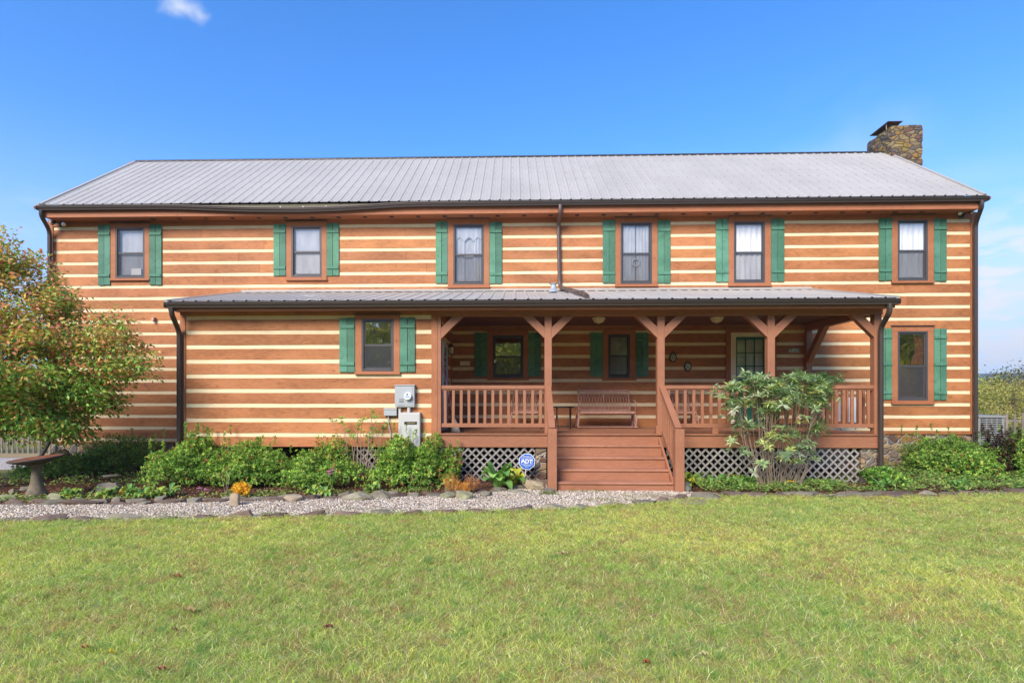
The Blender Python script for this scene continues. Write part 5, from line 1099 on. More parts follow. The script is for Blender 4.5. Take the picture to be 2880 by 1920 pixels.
def shrub(label, c, rad, tips, pal=AZ, w=(4, 4, 3, 2, .25), ll=.042, lw=.017, cat='shrub', name='azalea_bush', per=8, spikes=0, lump=.32, seed=0, group=None):
    c = np.array(c, float); rad = np.array(rad, float); th_ = thing(name, label, cat, (c[0], c[1], 0), group)
    u = rng.normal(0, 1, (tips, 3)); u = norm(u); u[:, 2] = np.where(u[:, 2] < -.12, -u[:, 2], u[:, 2])
    lf = 1+lump*(vn(u[:, 0]*2+seed*5.3, u[:, 2]*2+seed, 1.3, seed)-.5)*2+lump*.6*(vn(u[:, 0]*5+seed, u[:, 1]*5+u[:, 2]*4, 1.3, seed+7)-.5)*2
    r = rng.random(tips)**.22; T = c+u*rad*(r*lf)[:, None]; T[:, 2] = np.maximum(T[:, 2], .03)
    if spikes:
        i = rng.choice(tips, spikes, replace=False); T[i] = c+u[i]*rad*lf[i][:, None]; T[i, 2] = c[2]+rad[2]*(.8+.5*rng.random(spikes)); ex = []
        for k in i:
            for s in range(5): ex.append(T[k]-np.array([0, 0, .035*s]))
        T = np.concatenate([T, np.array(ex)]); u = np.concatenate([u, np.tile([[0, 0, 1.]], (len(ex), 1))])
    n = len(T); P = np.repeat(T, per, 0); U0 = np.repeat(norm(u*.6+np.array([0, 0, .55])+rng.normal(0, .3, (n, 3))), per, 0)
    D = norm(U0*.45+rdir(n*per)*.85); Ln = ll*rng.uniform(.7, 1.35, n*per); tc = pick(pal, w, n)*rng.uniform(.6, 1.35, (n, 1)); col = np.repeat(tc, per, 0)*rng.uniform(.7, 1.3, (n*per, 1))
    leaf_mesh('foliage', P, D, U0+rng.normal(0, .2, P.shape), Ln, Ln*lw/ll, col, M['leaf'], th_)
    mb = MB()
    for k in range(14):
        e = T[rng.integers(0, n)]; b = Vector((c[0]+R_.uniform(-.15, .15)*rad[0]*2, c[1]+R_.uniform(-.1, .1), 0)); mb.tube([b, b.lerp(Vector(e), .5)+Vector((0, 0, .05)), Vector(e)], [.012, .008, .003], 5)
    mb.build('stem', M['bark'], th_); return th_
def bush_px(label, l, r, t, b, Y, tips, ry=None, **k):
    x0, x1 = WX(l, Y), WX(r, Y); zt = W((l+r)/2, t, Y).z; zb = max(0, W((l+r)/2, b, Y).z); rx = (x1-x0)/2
    h = zt; return shrub(label, ((x0+x1)/2, Y, .18*h), (rx*1.0, ry or min(max(rx, .45), .9), h*.80), int(tips*1.25), **k)
DK = dict(pal=[(.19, .38, .06), (.30, .50, .09), (.11, .24, .045), (.44, .56, .12)], w=(4, 3, 3, 1))
bush_px('dark green azalea against the left foundation, right of the bird bath', 205, 440, 1232, 1352, -1.3, 2100, seed=1, spikes=10, **DK)
bush_px('low dark shrub filling the bed behind the bird bath', 60, 260, 1290, 1362, -1.9, 800, seed=2, ll=.045, lw=.02, **DK)
bush_px('bright green azalea rising in front of the annex downspout', 440, 650, 1216, 1385, -3.15, 3300, seed=3, spikes=22)
bush_px('broad green azalea under the middle of the annex wall', 600, 830, 1250, 1400, -3.25, 3000, seed=4, spikes=14)
bush_px('low green azalea in front of the annex lattice', 800, 1010, 1275, 1395, -3.35, 2200, seed=5, w=(4, 4, 3, 2, .5))
bush_px('reddish-tipped azalea behind the bare-stemmed shrub', 880, 985, 1232, 1330, -2.98, 900, seed=6, w=(3, 3, 2, 3, 2.2))
bush_px('dense green azalea below the electric cabinet', 1040, 1250, 1222, 1378, -3.3, 3300, seed=7, spikes=16, w=(4, 4, 3, 2, .45))
bush_px('small red-tinged azalea at the left end of the porch lattice', 1200, 1300, 1250, 1365, -3.15, 900, seed=8, w=(3, 3, 2, 2, 1.6), spikes=6)
bush_px('green azalea below the lower right window', 2520, 2780, 1218, 1360, -1.35, 3300, seed=9, spikes=14, pal=DK['pal']+[(.2, .28, .05)], w=(4, 4, 2, 2, 3))
bush_px('smaller green bush right of the lower right window bush', 2660, 2820, 1265, 1372, -2.0, 1300, seed=10)
bush_px('dark maroon seed-headed plant in front of the air conditioner', 2765, 2880, 1222, 1362, -1.7, 1300, seed=11, pal=[(.07, .03, .02), (.12, .06, .035), (.05, .07, .02), (.03, .02, .012)], w=(4, 3, 2, 2), name='seedhead_plant', cat='plant', spikes=26)
bush_px('olive green bush at the right edge of the picture', 2830, 2960, 1218, 1375, -2.0, 1500, seed=12, w=(4, 3, 3, 2, .2))
bush_px('low leafy shrub at the right pier of the porch', 2445, 2540, 1310, 1375, -2.95, 500, seed=13, ll=.05, lw=.025, **DK)
# bare stemmed azalea
def leggy(label, bx, Y, tips_px, base_v, n_low, leaf=(.055, .02), whorl=9, name='leggy_azalea', pal=AZ, w=(3, 4, 1, 3, .1), per_t=3, rad=.011, mat='stem', droop=0., spread=.07):
    th_ = thing(name, label, 'shrub', (bx, Y, 0)); mb = MB(); P = []; A = []; mains = []
    for (u, v, yo) in tips_px:
        T = W(u, v, Y+yo); b = Vector((bx+(T.x-bx)*(.34 if name == 'rhododendron' else .12)+R_.uniform(-.09, .09), Y+R_.uniform(-.05, .05), 0)); m1 = b.lerp(T, .45)+Vector(((T.x-bx)*.06, R_.uniform(-.04, .04), -.03)); m2 = b.lerp(T, .78)+Vector((R_.uniform(-.03, .03), 0, .0))
        if len(mains) > 16 and R_.random() < .75:
            j = min(mains, key=lambda q: (q-m2).length); mb.tube([j, j.lerp(T, .5)+Vector((0, 0, -.03)), T], [rad*.6, rad*.5, rad*.3], 6)
        else: mb.tube([b, m1, m2, T], [rad*1.2, rad*.9, rad*.6, rad*.3], 6); mains.append(m1.lerp(m2, .5))
        for k in range(per_t):
            q = T+Vector((R_.gauss(0, spread), R_.gauss(0, spread*.8), R_.gauss(0, spread*.6))) if k else T; P.append(q); A.append(((q-m2).normalized()+Vector((0, 0, .4))).normalized())
            if k: mb.tube([m2.lerp(T, .6), q], [rad*.3, rad*.2], 5)
    mb.build('stem', M[mat], th_); P = np.array(P); A = np.array(A); n = len(P); PP = np.repeat(P, whorl, 0); AA = np.repeat(A, whorl, 0)
    ang = np.tile(np.arange(whorl)*2*math.pi/whorl, n)+rng.normal(0, .25, n*whorl); ref = norm(np.cross(AA, np.array([.3, 1, .2]))); r2 = np.cross(AA, ref)
    out = ref*np.cos(ang)[:, None]+r2*np.sin(ang)[:, None]; el = rng.uniform(-.25, .9, n*whorl)[:, None]-droop; D = norm(out+AA*el)
    Ln = leaf[0]*rng.uniform(.7, 1.2, n*whorl); col = np.repeat(pick(pal, w, n), whorl, 0)*rng.uniform(.75, 1.25, (n*whorl, 1))
    leaf_mesh('foliage', PP, D, norm(AA+out*.2), Ln, Ln*leaf[1]/leaf[0], col, M['leaf'], th_, .18); return th_
leggy('leggy azalea with bare pale stems in front of the annex lattice', WX(1010, -3.05), -3.05, [(935, 1185, 0), (962, 1178, .1), (968, 1195, -.05), (1010, 1190, 0), (1020, 1180, .05), (1005, 1205, 0), (1050, 1160, 0), (1062, 1172, 0), (1045, 1175, .1), (1045, 1205, 0), (1085, 1190, 0), (1080, 1200, -.1), (995, 1222, 0), (1022, 1215, .05), (1065, 1215, 0), (980, 1215, 0), (1040, 1230, -.1)], 1330, 0, rad=.009, leaf=(.075, .028), pal=[(.30, .50, .09), (.40, .58, .12), (.22, .40, .07)], w=(2, 3, 1))
# rhododendron
RH = [(.29, .43, .19), (.40, .52, .25), (.18, .30, .14), (.55, .62, .22), (.48, .56, .38)]
tp = []
for i in range(135):
    u = R_.uniform(2055, 2330); cx = (u-2190)/140; top = 1072+10*math.sin(u*.05)+(-22 if 2230 < u < 2320 else 0)+max(0, abs(cx)-.75)*40; v = top-8+R_.random()**1.2*100*(1-.25*abs(cx)); tp.append((u, v, R_.uniform(-.45, .45)))
tp += [(R_.uniform(2110, 2300), R_.uniform(1190, 1300), R_.uniform(-.45, -.1)) for _ in range(14)]
tp += [(2130, 1062, 0), (2025, 1092, 0), (2350, 1068, 0), (2335, 1085, 0), (2040, 1118, -.1), (2060, 1175, -.1), (2075, 1190, -.2), (2055, 1230, -.1), (2090, 1262, -.2), (2110, 1205, -.3), (2250, 1185, -.3), (2300, 1195, -.2), (2290, 1215, -.1), (2270, 1240, -.2), (2140, 1300, -.3), (2200, 1290, -.3), (2310, 1180, 0)]
leggy('tall rhododendron with long narrow leaves and bare stems before the right railing', WX(2185, -3.4), -3.4, tp, 1345, 0, leaf=(.14, .031), whorl=12, name='rhododendron', pal=RH, w=(4, 3, 3, 2, 2), per_t=3, rad=.0055, droop=.15, spread=.11)
# broad leaved plants
def bigleaf(mb, base, az, L, wd, rise, droop, col, seg=7):
    d = Vector((math.cos(az), math.sin(az), 0)); s = Vector((-math.sin(az), math.cos(az), 0)); vs = []; fs = []
    for i in range(seg+1):
        t1 = i/seg; p = Vector(base)+d*(L*t1)+Vector((0, 0, rise*math.sin(t1*math.pi*.55)-droop*t1**2.2)); w_ = wd*.5*math.sin(math.pi*min(1, t1*.93+.05))**.7
        for q in (-1, -.45, 0, .45, 1): vs.append(tuple(p+s*w_*q+Vector((0, 0, abs(q)*w_*.35+.012*math.sin(i*2.1+q*3)))))
    for i in range(seg):
        for j in range(4): fs.append((i*5+j, i*5+j+1, (i+1)*5+j+1, (i+1)*5+j))
    mb.add(vs, fs, 0, col)
def hosta(label, u, v, n, L, wd, pal, name='hosta', rise=.14, cat='plant', r0=.03):
    p = G(u, v); th_ = thing(name, label, cat, (p.x, p.y, 0)); mb = MB()
    for i in range(n):
        az = 2.399*i+R_.uniform(-.3, .3); l = L*R_.uniform(.6, 1.1); k = R_.choice(pal); s = R_.uniform(.8, 1.2)
        b = (p.x+math.cos(az)*r0, p.y+math.sin(az)*r0, .02+.10*R_.random()*(1 if i > n/2 else .3)); bigleaf(mb, b, az, l, wd*R_.uniform(.7, 1.1), rise*R_.uniform(.6, 1.6), l*R_.uniform(.2, .8), tuple(a*s for a in k))
    mb.build('leaves', M['leaf'], th_, smooth=True); return th_
BL = [(.20, .40, .09), (.28, .48, .12), (.15, .32, .08)]; YL = [(.62, .62, .07), (.42, .52, .09), (.26, .42, .08)]
hosta('large-leaved plant with drooping blue-green leaves right of the orange plants', 1400, 1378, 14, .31, .30, BL, rise=.30)
hosta('large-leaved plant with yellowing leaves left of the yard sign', 1442, 1372, 15, .29, .28, BL+YL, rise=.20)
for i, (u, v, lb, pl) in enumerate(((1945, 1362, 'yellow-green hosta beside the right stair newel', YL+BL), (1985, 1352, 'bright green hosta under the right lattice', BL+YL[1:]), (2015, 1368, 'low green hosta in the front of the right bed', BL), (2050, 1356, 'hosta with a yellow leaf left of the rhododendron', BL+YL), (2078, 1374, 'small green hosta before the rhododendron stems', BL), (2110, 1366, 'narrow-leaved green clump left of the rhododendron foot', BL), (1925, 1372, 'small yellow hosta at the newel foot', YL))):
    hosta(lb, u, v, 22, .22, .13, pl, rise=.13)
for i, (u, v, lb) in enumerate(((300, 1402, 'low green clump right of the bird bath'), (405, 1404, 'bright broad-leaved clump at the bed edge left of the yellow plant'), (365, 1398, 'spreading green clump in front of the dark azalea'), (445, 1402, 'yellow-green clump beside the bed edging'), (200, 1400, 'small green weed clump near the bird bath foot'), (880, 1396, 'tall-leaved green clump below the azaleas'), (915, 1398, 'upright green seedling clump left of the dark mound stone'), (480, 1396, 'dark green clump below the bright azalea'), (1050, 1385, 'grey-green clump right of the dark mound stone'))):
    hosta(lb, u, v, 20, .16, .085, BL+[YL[1]], name='leafy_clump', rise=.10)
hosta('wide green clump among the right bed ground cover', 2480, 1380, 16, .2, .1, BL, name='leafy_clump'); hosta('round-leaved clump near the right end of the bed', 2700, 1382, 14, .18, .11, BL, name='leafy_clump')
# fine upright plants: yellow and orange amsonia
def fine(label, u, v, r, h, n, pal, w, name='amsonia', ll=.05, lw=.006):
    p = G(u, v); th_ = thing(name, label, 'plant', (p.x, p.y, 0)); ns = 40; mb = MB(); P = []; D = []
    for i in range(ns):
        a = R_.uniform(0, 6.28); q = r*math.sqrt(R_.random()); t1 = Vector((p.x+math.cos(a)*q, p.y+math.sin(a)*q, h*R_.uniform(.7, 1.1)*(1-.4*(q/r)**2))); b = Vector((p.x+math.cos(a)*q*.3, p.y+math.sin(a)*q*.3, 0)); mb.tube([b, t1], [.003, .0015], 4)
        for k in range(n): s = R_.uniform(.3, 1); P.append(b.lerp(t1, s)); D.append(Vector((R_.gauss(0, 1), R_.gauss(0, 1), R_.uniform(.2, 1.5))))
    mb.build('stem', M['stem'], th_); P = np.array(P); D = np.array(D); m = len(P); Ln = ll*rng.uniform(.6, 1.2, m)
    leaf_mesh('foliage', P, D, rdir(m), Ln, np.full(m, lw), pick(pal, w, m)*rng.uniform(.8, 1.2, (m, 1)), M['leaf'], th_)
YE = [(.95, .58, .03), (.85, .45, .03), (.85, .65, .08)]; OR = [(.85, .36, .04), (.70, .24, .05), (.85, .52, .07), (.34, .17, .08)]
fine('bright yellow leafy plant behind the upright square stone', 678, 1400, .16, .26, 22, YE, (5, 2, 2), ll=.07, lw=.018)
fine('orange feathery plant right of the azaleas', 1272, 1392, .22, .38, 26, OR, (4, 3, 3, 1)); fine('rusty brown feathery plant left of the large leaves', 1325, 1388, .16, .36, 22, OR, (2, 3, 1, 4)); fine('yellow-orange feathery sprig beside the large leaves', 1310, 1394, .10, .24, 22, OR, (3, 1, 5, 1))
fine('small gold sprig in the bed near the bird bath', 345, 1396, .05, .10, 8, YE, (3, 2, 1), ll=.04, lw=.02)
def coneflower(label, u, v, stems, name='coneflower', pal=((.62, .28, .5), (.5, .2, .36)), dead=False, pl=.05, hc=(.2, .06, .03)):
    p = G(u, v); th_ = thing(name, label, 'flower', (p.x, p.y, 0))
    for (du, dv) in stems:
        T = W(u+du, v+dv, p.y); s = MB(); s.tube([p, p.lerp(T, .6)+Vector((.01, 0, 0)), T], [.005, .004, .003], 5); so_ = s.build('stem', M['stem'] if dead else M['stemg'], th_)
        h = MB(); h.lathe([(0, T.z-.006), (.016, T.z), (.018, T.z+.012), (.01, T.z+.024), (0, T.z+.028)], T.x, T.y, 10, 0, hc); h.build('flower_centre', M['matte'], th_)
        if not dead or R_.random() < .5:
            k = 12; a = np.arange(k)*2*math.pi/k; D = np.stack([np.cos(a), np.sin(a), np.full(k, -.45)], 1); P = np.array([[T.x, T.y, T.z+.004]]*k)+D*np.array([.012, .012, 0])
            leaf_mesh('petals', P, D, np.tile([[0, 0, 1.]], (k, 1)), np.full(k, pl), np.full(k, .016), pick(pal, [1]*len(pal), k), M['petal'], th_)
t = MT('green_stem', .7, spec=.2); t.color((.14, .22, .06)); M['stemg'] = t.m
coneflower('pink coneflowers in front of the broad azalea', 932, 1385, [(-6, -62), (4, -66), (-4, -55)])
coneflower('dried coneflower stalks left of the yellow plant', 635, 1398, [(-14, -65), (2, -78), (14, -84)], dead=True, pal=((.3, .12, .12), (.2, .08, .07)))
coneflower('two yellow black-centred daisies in the right bed', 2215, 1378, [(6, -28), (2, -12), (12, -27)], name='yellow_daisy', pal=((.8, .45, .02), (.75, .5, .03)), hc=(.04, .02, .01))
coneflower('purple seedheads by the left bed corner of the annex azaleas', 570, 1390, [(-8, -20), (10, -16)], dead=True)
# ground cover
def cover(name, label, x0, x1, ylo, yhi, n, ll, pal, w, zmax=.16):
    x = rng.uniform(x0, x1, n); lo, hi = ylo(x), yhi(x); y = lo+(hi-lo)*rng.random(n); hN = fbm(x, y, 2.2, 77); z = .02+zmax*hN*rng.random(n)**.6; P = np.stack([x, y, z], 1)
    D = rdir(n); D[:, 2] = np.abs(D[:, 2])*.5; U = norm(np.stack([rng.normal(0, .4, n), rng.normal(-.3, .4, n), np.ones(n)], 1)); Ln = ll*rng.uniform(.5, 1.4, n)
    gate = hN+rng.normal(0, .05, n) > .40; col = pick(pal, w, n)*rng.uniform(.7, 1.3, (n, 1)); 
    tag(leaf_mesh(name, P[gate], D[gate], U[gate], Ln[gate], Ln[gate]*.5, col[gate], M['leaf']), label, 'ground cover', kind='stuff')
GC = [(.20, .36, .06), (.13, .26, .05), (.32, .44, .09), (.42, .38, .13), (.32, .17, .08)]
cover('ground_cover', 'mixed low green ground cover filling the right planting bed', XP1+.1, 12, lambda x: lawn_y(x)+.22, lambda x: lawn_y(x)+1.9, 15000, .055, GC, (4, 4, 2, 1, .5), .22)
cover('ground_cover', 'dark low foliage under the right windows', 8.2, 13, lambda x: lawn_y(x)+1.5, lambda x: x*0-.3, 7000, .05, GC, (2, 5, 1, 1, .5), .25)
cover('ground_cover', 'sparse weeds and low leaves across the left planting bed', -10, -.8, lambda x: be_y(x)+.12, lambda x: be_y(x)+.75, 4200, .045, GC, (4, 3, 3, 2, 1), .10)
cover('ground_cover', 'dark low foliage behind the bird bath', -11, -6.0, lambda x: be_y(x)+1.6, lambda x: x*0-.6, 7000, .05, GC, (2, 5, 1, 1, .8), .22)
# ================================================================== BIRD BATH
M['bowlm'] = paint('weathered_dark_bowl', (.10, .075, .06), .8, .5, 0, 8, bump=.4)
p = G(103, 1399); bx_, by_ = p.x, p.y; th_ = thing('bird_bath', 'stone bird bath with rusty tilted bowl in the left bed', 'bird bath', (bx_, by_, 0))
mb = MB(); mb.lathe([(0, -.02), (.19, -.02), (.185, .035), (.165, .05), (.17, .06), (.15, .10), (.115, .17), (.09, .27), (.075, .40), (.072, .47), (.08, .52), (.11, .56), (.13, .58), (0, .60)], bx_, by_, 28); mb.build('pedestal', M['concrete'], th_, smooth=True)
ta = math.radians(-5.5); tl_ = lambda q: Vector((q.x*math.cos(ta)+(q.z-.62)*math.sin(ta), q.y, .62-q.x*math.sin(ta)+q.y*.06+(q.z-.62)*math.cos(ta)))
RB = .385
mb = MB(); mb.lathe([(0, .575), (.12, .575), (.2, .60), (.30, .628), (RB, .66), (RB+.012, .672), (RB+.008, .69), (RB-.02, .692), (RB-.035, .678)], bx_, by_, 40, tilt=tl_); mb.build('bowl', M['bowlm'], th_, smooth=True)
mb = MB(); mb.lathe([(RB-.034, .686), (.30, .679), (.12, .674), (0, .673)], bx_, by_, 40, tilt=tl_); mb.build('basin', M['copperrust'], th_, smooth=True)
# ================================================================== AIR CONDITIONER
x0, x1 = WX(2752, 1.6), WX(2826, 1.6); zt = W(2790, 1168, 1.6).z; th_ = thing('air_conditioner', 'grey louvred air conditioning unit beside the right end of the house', 'air conditioner', ((x0+x1)/2, 1.9, 0))
mb = MB(); mb.box(x0+.02, x1-.02, 1.62, 2.3, .08, zt-.07, 0); mb.box(x0-.0, x1+.02, 1.58, 2.34, zt-.07, zt); mb.box(x0, x0+.07, 1.60, 1.68, .08, zt-.07); mb.box(x1-.07, x1, 1.60, 1.68, .08, zt-.07); mb.box(x0, x1, 1.6, 2.3, .05, .14); mb.build('cabinet', M['acgrey'], th_, bevel=.015)
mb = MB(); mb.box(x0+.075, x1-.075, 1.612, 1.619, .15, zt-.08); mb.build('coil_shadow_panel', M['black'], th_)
mb = MB(); z = .17
while z < zt-.1: mb.box(x0+.075, x1-.075, 1.592, 1.612, z, z+.03); z += .06
for i in range(1, 4): xx = x0+.075+(x1-x0-.15)*i/4; mb.box(xx-.008, xx+.008, 1.588, 1.612, .15, zt-.08)
mb.build('louvre_grille', M['acgrey'], th_); mb = MB(); mb.box(x0-.1, x1+.1, 1.5, 2.4, -.02, .05); mb.build('pad', M['concrete'], th_)
# ================================================================== FENCES
def fence(label, x0, x1, Y, h, sp, name='picket_fence', slope=0):
    th_ = thing(name, label, 'fence', (x0, Y, 0)); n = int(abs(x1-x0)/sp); d = 1 if x1 > x0 else -1
    for i in range(n):
        x = x0+d*sp*i; hh = h*R_.uniform(.97, 1.03); w2 = .035*R_.uniform(.8, 1.2); lx = R_.uniform(-.015, .015); k = R_.uniform(.8, 1.15); mb = MB()
        mb.hexa([(x-w2, Y-.02, 0), (x+w2, Y-.02, 0), (x+w2, Y, 0), (x-w2, Y, 0), (x-w2+lx, Y-.02, hh-.06), (x+w2+lx, Y-.02, hh-.06), (x+w2+lx, Y, hh-.06), (x-w2+lx, Y, hh-.06)], 0, (k, k, k)); mb.hexa([(x-w2+lx, Y-.02, hh-.06), (x+w2+lx, Y-.02, hh-.06), (x+w2+lx, Y, hh-.06), (x-w2+lx, Y, hh-.06), (x-.008+lx, Y-.02, hh), (x+.008+lx, Y-.02, hh), (x+.008+lx, Y, hh), (x-.008+lx, Y, hh)], 0, (k, k, k))
        mb.build('picket', M['fence'], th_)
    mb = MB(); a, b = min(x0, x1), max(x0, x1); mb.box(a, b, Y, Y+.04, h*.30, h*.30+.07); mb.box(a, b, Y, Y+.04, h*.78, h*.78+.07); mb.build('rail', M['fence'], th_)
    xx = a
    while xx < b: mb = MB(); mb.box(xx-.06, xx+.06, Y+.042, Y+.15, 0, h); mb.build('post', M['fence'], th_); xx += 2.4
    return th_
M['fence'] = wood('weathered_fence', (.24, .20, .165), (.13, .11, .09), 'z', .85, .7)
Yf = G(60, 1274).y; fence('weathered grey picket fence beyond the left end of the house', WX(140, Yf), WX(-260, Yf), Yf, 1.02, .172)
Yf2 = 4.6; fence('weathered picket fence with pointed tops behind the air conditioner', WX(2762, Yf2), WX(3150, Yf2), Yf2, W(2850, 1163, Yf2).z, .26)
mb = MB(); xx = WX(100, 6); mb.tube([(WX(-200, Yf-.06), Yf-.06, 1.0), (WX(150, Yf-.06), Yf-.06, 1.06)], .02, 6); tag(mb.build('fence_top_pole', M['fence']), 'thin pale pole lying along the top of the left picket fence', 'pole')
# ================================================================== TREES
def skeleton(mb, base, clusters, trunk_pts, r0=.09, rmin=.006):
    nodes = [(Vector(p), r) for p, r in trunk_pts]; mb.tube([p for p, r in trunk_pts], [r for p, r in trunk_pts], 8); top = Vector(trunk_pts[len(trunk_pts)//2][0])
    for c in sorted(clusters, key=lambda q: (Vector(q)-top).length):
        c = Vector(c); best = min(nodes, key=lambda n: (n[0]-c).length*(1.0 if n[0].z < c.z+.3 else 1.5)); p, r = best; r1 = max(rmin, min(r*.62, .05)); m = p.lerp(c, .5)+Vector((R_.uniform(-.04, .04), R_.uniform(-.04, .04), .05)); mb.tube([p, m, c], [r1, r1*.8, r1*.55], 5, caps=False); nodes += [(m, r1*.8), (c, r1*.55)]
def tree(label, name, clusters, axis, trunk_pts, per, ll, lw, colf, spread=.28, cat='tree', flat=.5):
    base = trunk_pts[0][0]; th_ = thing(name, label, cat, (base[0], base[1], 0)); mb = MB(); skeleton(mb, base, clusters, trunk_pts); mb.build('trunk', M['bark'], th_)
    C = np.array(clusters); n = len(C); out = norm(C-np.array(axis)); out[:, 2] = out[:, 2]*.35-.12; out = norm(out); side = norm(np.cross(out, np.array([0, 0, 1.])))
    m = n*per; O, S, CC = np.repeat(out, per, 0), np.repeat(side, per, 0), np.repeat(C, per, 0); a = rng.uniform(-.9, 1.15, m)[:, None]; b = rng.normal(0, .5, m)[:, None]*(1.15-np.abs(a)*.5)
    P = CC+O*a*spread+S*b*spread+np.stack([np.zeros(m), np.zeros(m), rng.normal(0, .34, m)*spread-.12*spread*np.abs(b[:, 0])], 1)
    D = norm(O*.6+S*np.sign(b)*.6+rng.normal(0, .45, (m, 3))+np.array([0, 0, -.25])); U = norm(rng.normal(0, .55, (m, 3))+np.array([0, -.25, 1.])); Ln = ll*rng.uniform(.6, 1.25, m)
    leaf_mesh('crown', P, D, U, Ln, Ln*lw, colf(P, np.repeat(np.arange(n), per)), M['leaf'], th_, .1)
# dogwood at the left
POLY = [(-420, 820), (-250, 700), (-90, 660), (0, 672), (45, 683), (72, 725), (140, 752), (158, 790), (222, 850), (268, 885), (325, 858), (345, 905), (345, 930), (372, 962), (432, 985), (420, 1030), (405, 1062), (385, 1040), (358, 1082), (328, 1062), (322, 1125), (262, 1150), (285, 1190), (240, 1205), (190, 1232), (120, 1238), (60, 1190), (-100, 1205), (-400, 1160)]
YT = -3.7; PW_ = [(W(u, v, YT).x, W(u, v, YT).z) for u, v in POLY]
def inside(x, z, P):
    c = False
    for i in range(len(P)):
        (x0, z0), (x1, z1) = P[i], P[i-1]
        if (z0 > z) != (z1 > z) and x < (x1-x0)*(z-z0)/(z1-z0)+x0: c = not c
    return c
def edged(x, z, P):
    b = 9
    for i in range(len(P)):
        a, c = Vector(P[i]), Vector(P[i-1]); e = c-a; t1 = max(0, min(1, (Vector((x, z))-a).dot(e)/e.length_squared)); b = min(b, (Vector((x, z))-a-e*t1).length)
    return b
cl_ = []
while len(cl_) < 640:
    x = R_.uniform(min(p[0] for p in PW_), max(p[0] for p in PW_)); z = R_.uniform(min(p[1] for p in PW_), max(p[1] for p in PW_))
    if not inside(x, z, PW_): continue
    e = edged(x, z, PW_)
    if e < .13: continue
    g_ = vn(np.array([x*1.9]), np.array([z*2.4]), 1, 5)[0]
    if z > 2.2 and g_ < .30: continue
    if z < 2.3 or R_.random() < .72: th2 = min(1.5, .25+e*1.3); cl_.append((x, YT+R_.uniform(-th2, th2*.8), z))
def dogcol(P, ci):
    n = len(P); hn = np.clip((P[:, 2]-1.35)/1.7, 0, 1); cr = lat(ci.astype(float), ci.astype(float)*0+3, 17); o = np.clip(hn*.95-np.clip((P[:, 0]+9.3)*.10, -.1, .5)+(cr-.5)*.9+rng.normal(0, .24, n), 0, 1)[:, None]
    g = pick([(.21, .42, .06), (.32, .54, .09), (.12, .27, .045), (.46, .58, .11)], (4, 4, 3, 2), n); a = pick([(.66, .40, .13), (.66, .26, .13), (.74, .54, .15), (.42, .46, .09), (.72, .25, .20)], (3, 2, 2, 4, .8), n)
    c = np.where(rng.random((n, 1)) < o*.9, a, g); s = rng.random(n) < .06; c[s] = (.50, .38, .07); s = rng.random(n) < .025; c[s] = (.75, .20, .16); return c*rng.uniform(.75, 1.25, (n, 1))
tx_ = W(-30, 1200, YT).x; tree('dogwood tree turning from green to orange at the left', 'dogwood_tree', cl_, (tx_, YT, 2.6), [((tx_, YT, 0), .10), ((tx_+.05, YT, .8), .085), ((tx_-.02, YT+.1, 1.6), .07), ((tx_+.1, YT, 2.5), .05), ((tx_+.05, YT, 3.4), .03), ((tx_+.2, YT, 4.3), .015)], 125, .090, .52, dogcol, .31)
def simple_tree(label, name, cx, cy, h, cr, cb, pal, w, n, per, ll, lw=.55, spread=.5, group=None, tr=.09):
    cl = []
    for i in range(n):
        a = R_.uniform(0, 6.28); q = R_.random()**.5; z = cb+(h-cb)*R_.random(); k = math.sin(math.pi*min(1, max(0.12, (z-cb)/(h-cb)*.9+.1)))**.6; cl.append((cx+math.cos(a)*q*cr*k, cy+math.sin(a)*q*cr*k, z))
    def cf(P, ci): m = len(P); base = np.array(pal)[(lat(ci.astype(float), ci*0.+5, 3)*len(pal)).astype(int) % len(pal)]; return (base*.6+pick(pal, w, m)*.4)*rng.uniform(.7, 1.3, (m, 1))
    tree(label, name, cl, (cx, cy, (h+cb)/2), [((cx, cy, 0), tr), ((cx+.1, cy, cb), tr*.8), ((cx-.1, cy, (cb+h)/2), tr*.5), ((cx, cy, h*.92), tr*.2)], per, ll, lw, cf, spread)
OL = [(.46, .44, .10), (.56, .47, .13), (.30, .33, .07), (.40, .30, .13)]; YG_ = [(.56, .56, .08), (.46, .50, .08), (.34, .40, .07)]
simple_tree('yellow-green tree just right of the house end, beyond the fence', 'small_tree', WX(2772, 14), 14, 2.55, 1.5, .5, YG_, (2, 2, 1), 70, 60, .10, spread=.5)
simple_tree('olive tree with a dark leaning trunk beyond the right fence', 'small_tree', WX(2856, 12), 12, 2.6, 1.9, .5, OL, (3, 2, 2, 1), 120, 60, .10, spread=.5, tr=.12)
simple_tree('dark-leaved tree overhanging the right picture edge', 'small_tree', WX(3010, 7), 7, 3.05, 2.5, 2.2, [(.10, .10, .03), (.17, .13, .04), (.07, .08, .025)], (2, 1, 2), 60, 40, .09, spread=.5)
simple_tree('bushy olive tree at the far right behind the fence', 'small_tree', WX(2950, 15), 15, 2.8, 2.6, .3, OL, (2, 2, 3, 1), 110, 60, .12, spread=.6)
simple_tree('pale green tree seen behind the dogwood, beyond the left fence', 'small_tree', WX(-150, 20), 20, 5, 3.0, .8, OL, (2, 1, 3, 0.1), 90, 60, .14, spread=.7)
BT = [(-37, 9, 'far left'), (-30, 10.5, 'second from the left'), (-23, 9, 'third from the left'), (-16, 10, 'fourth from the left'), (-9, 9, 'just left of the middle'), (-2, 11, 'straight behind the camera'), (5, 9.5, 'just right of the middle'), (12, 10, 'fifth from the right'), (19, 9, 'fourth from the right'), (26, 10.5, 'third from the right'), (33, 9.5, 'second from the right'), (40, 10, 'far right')]
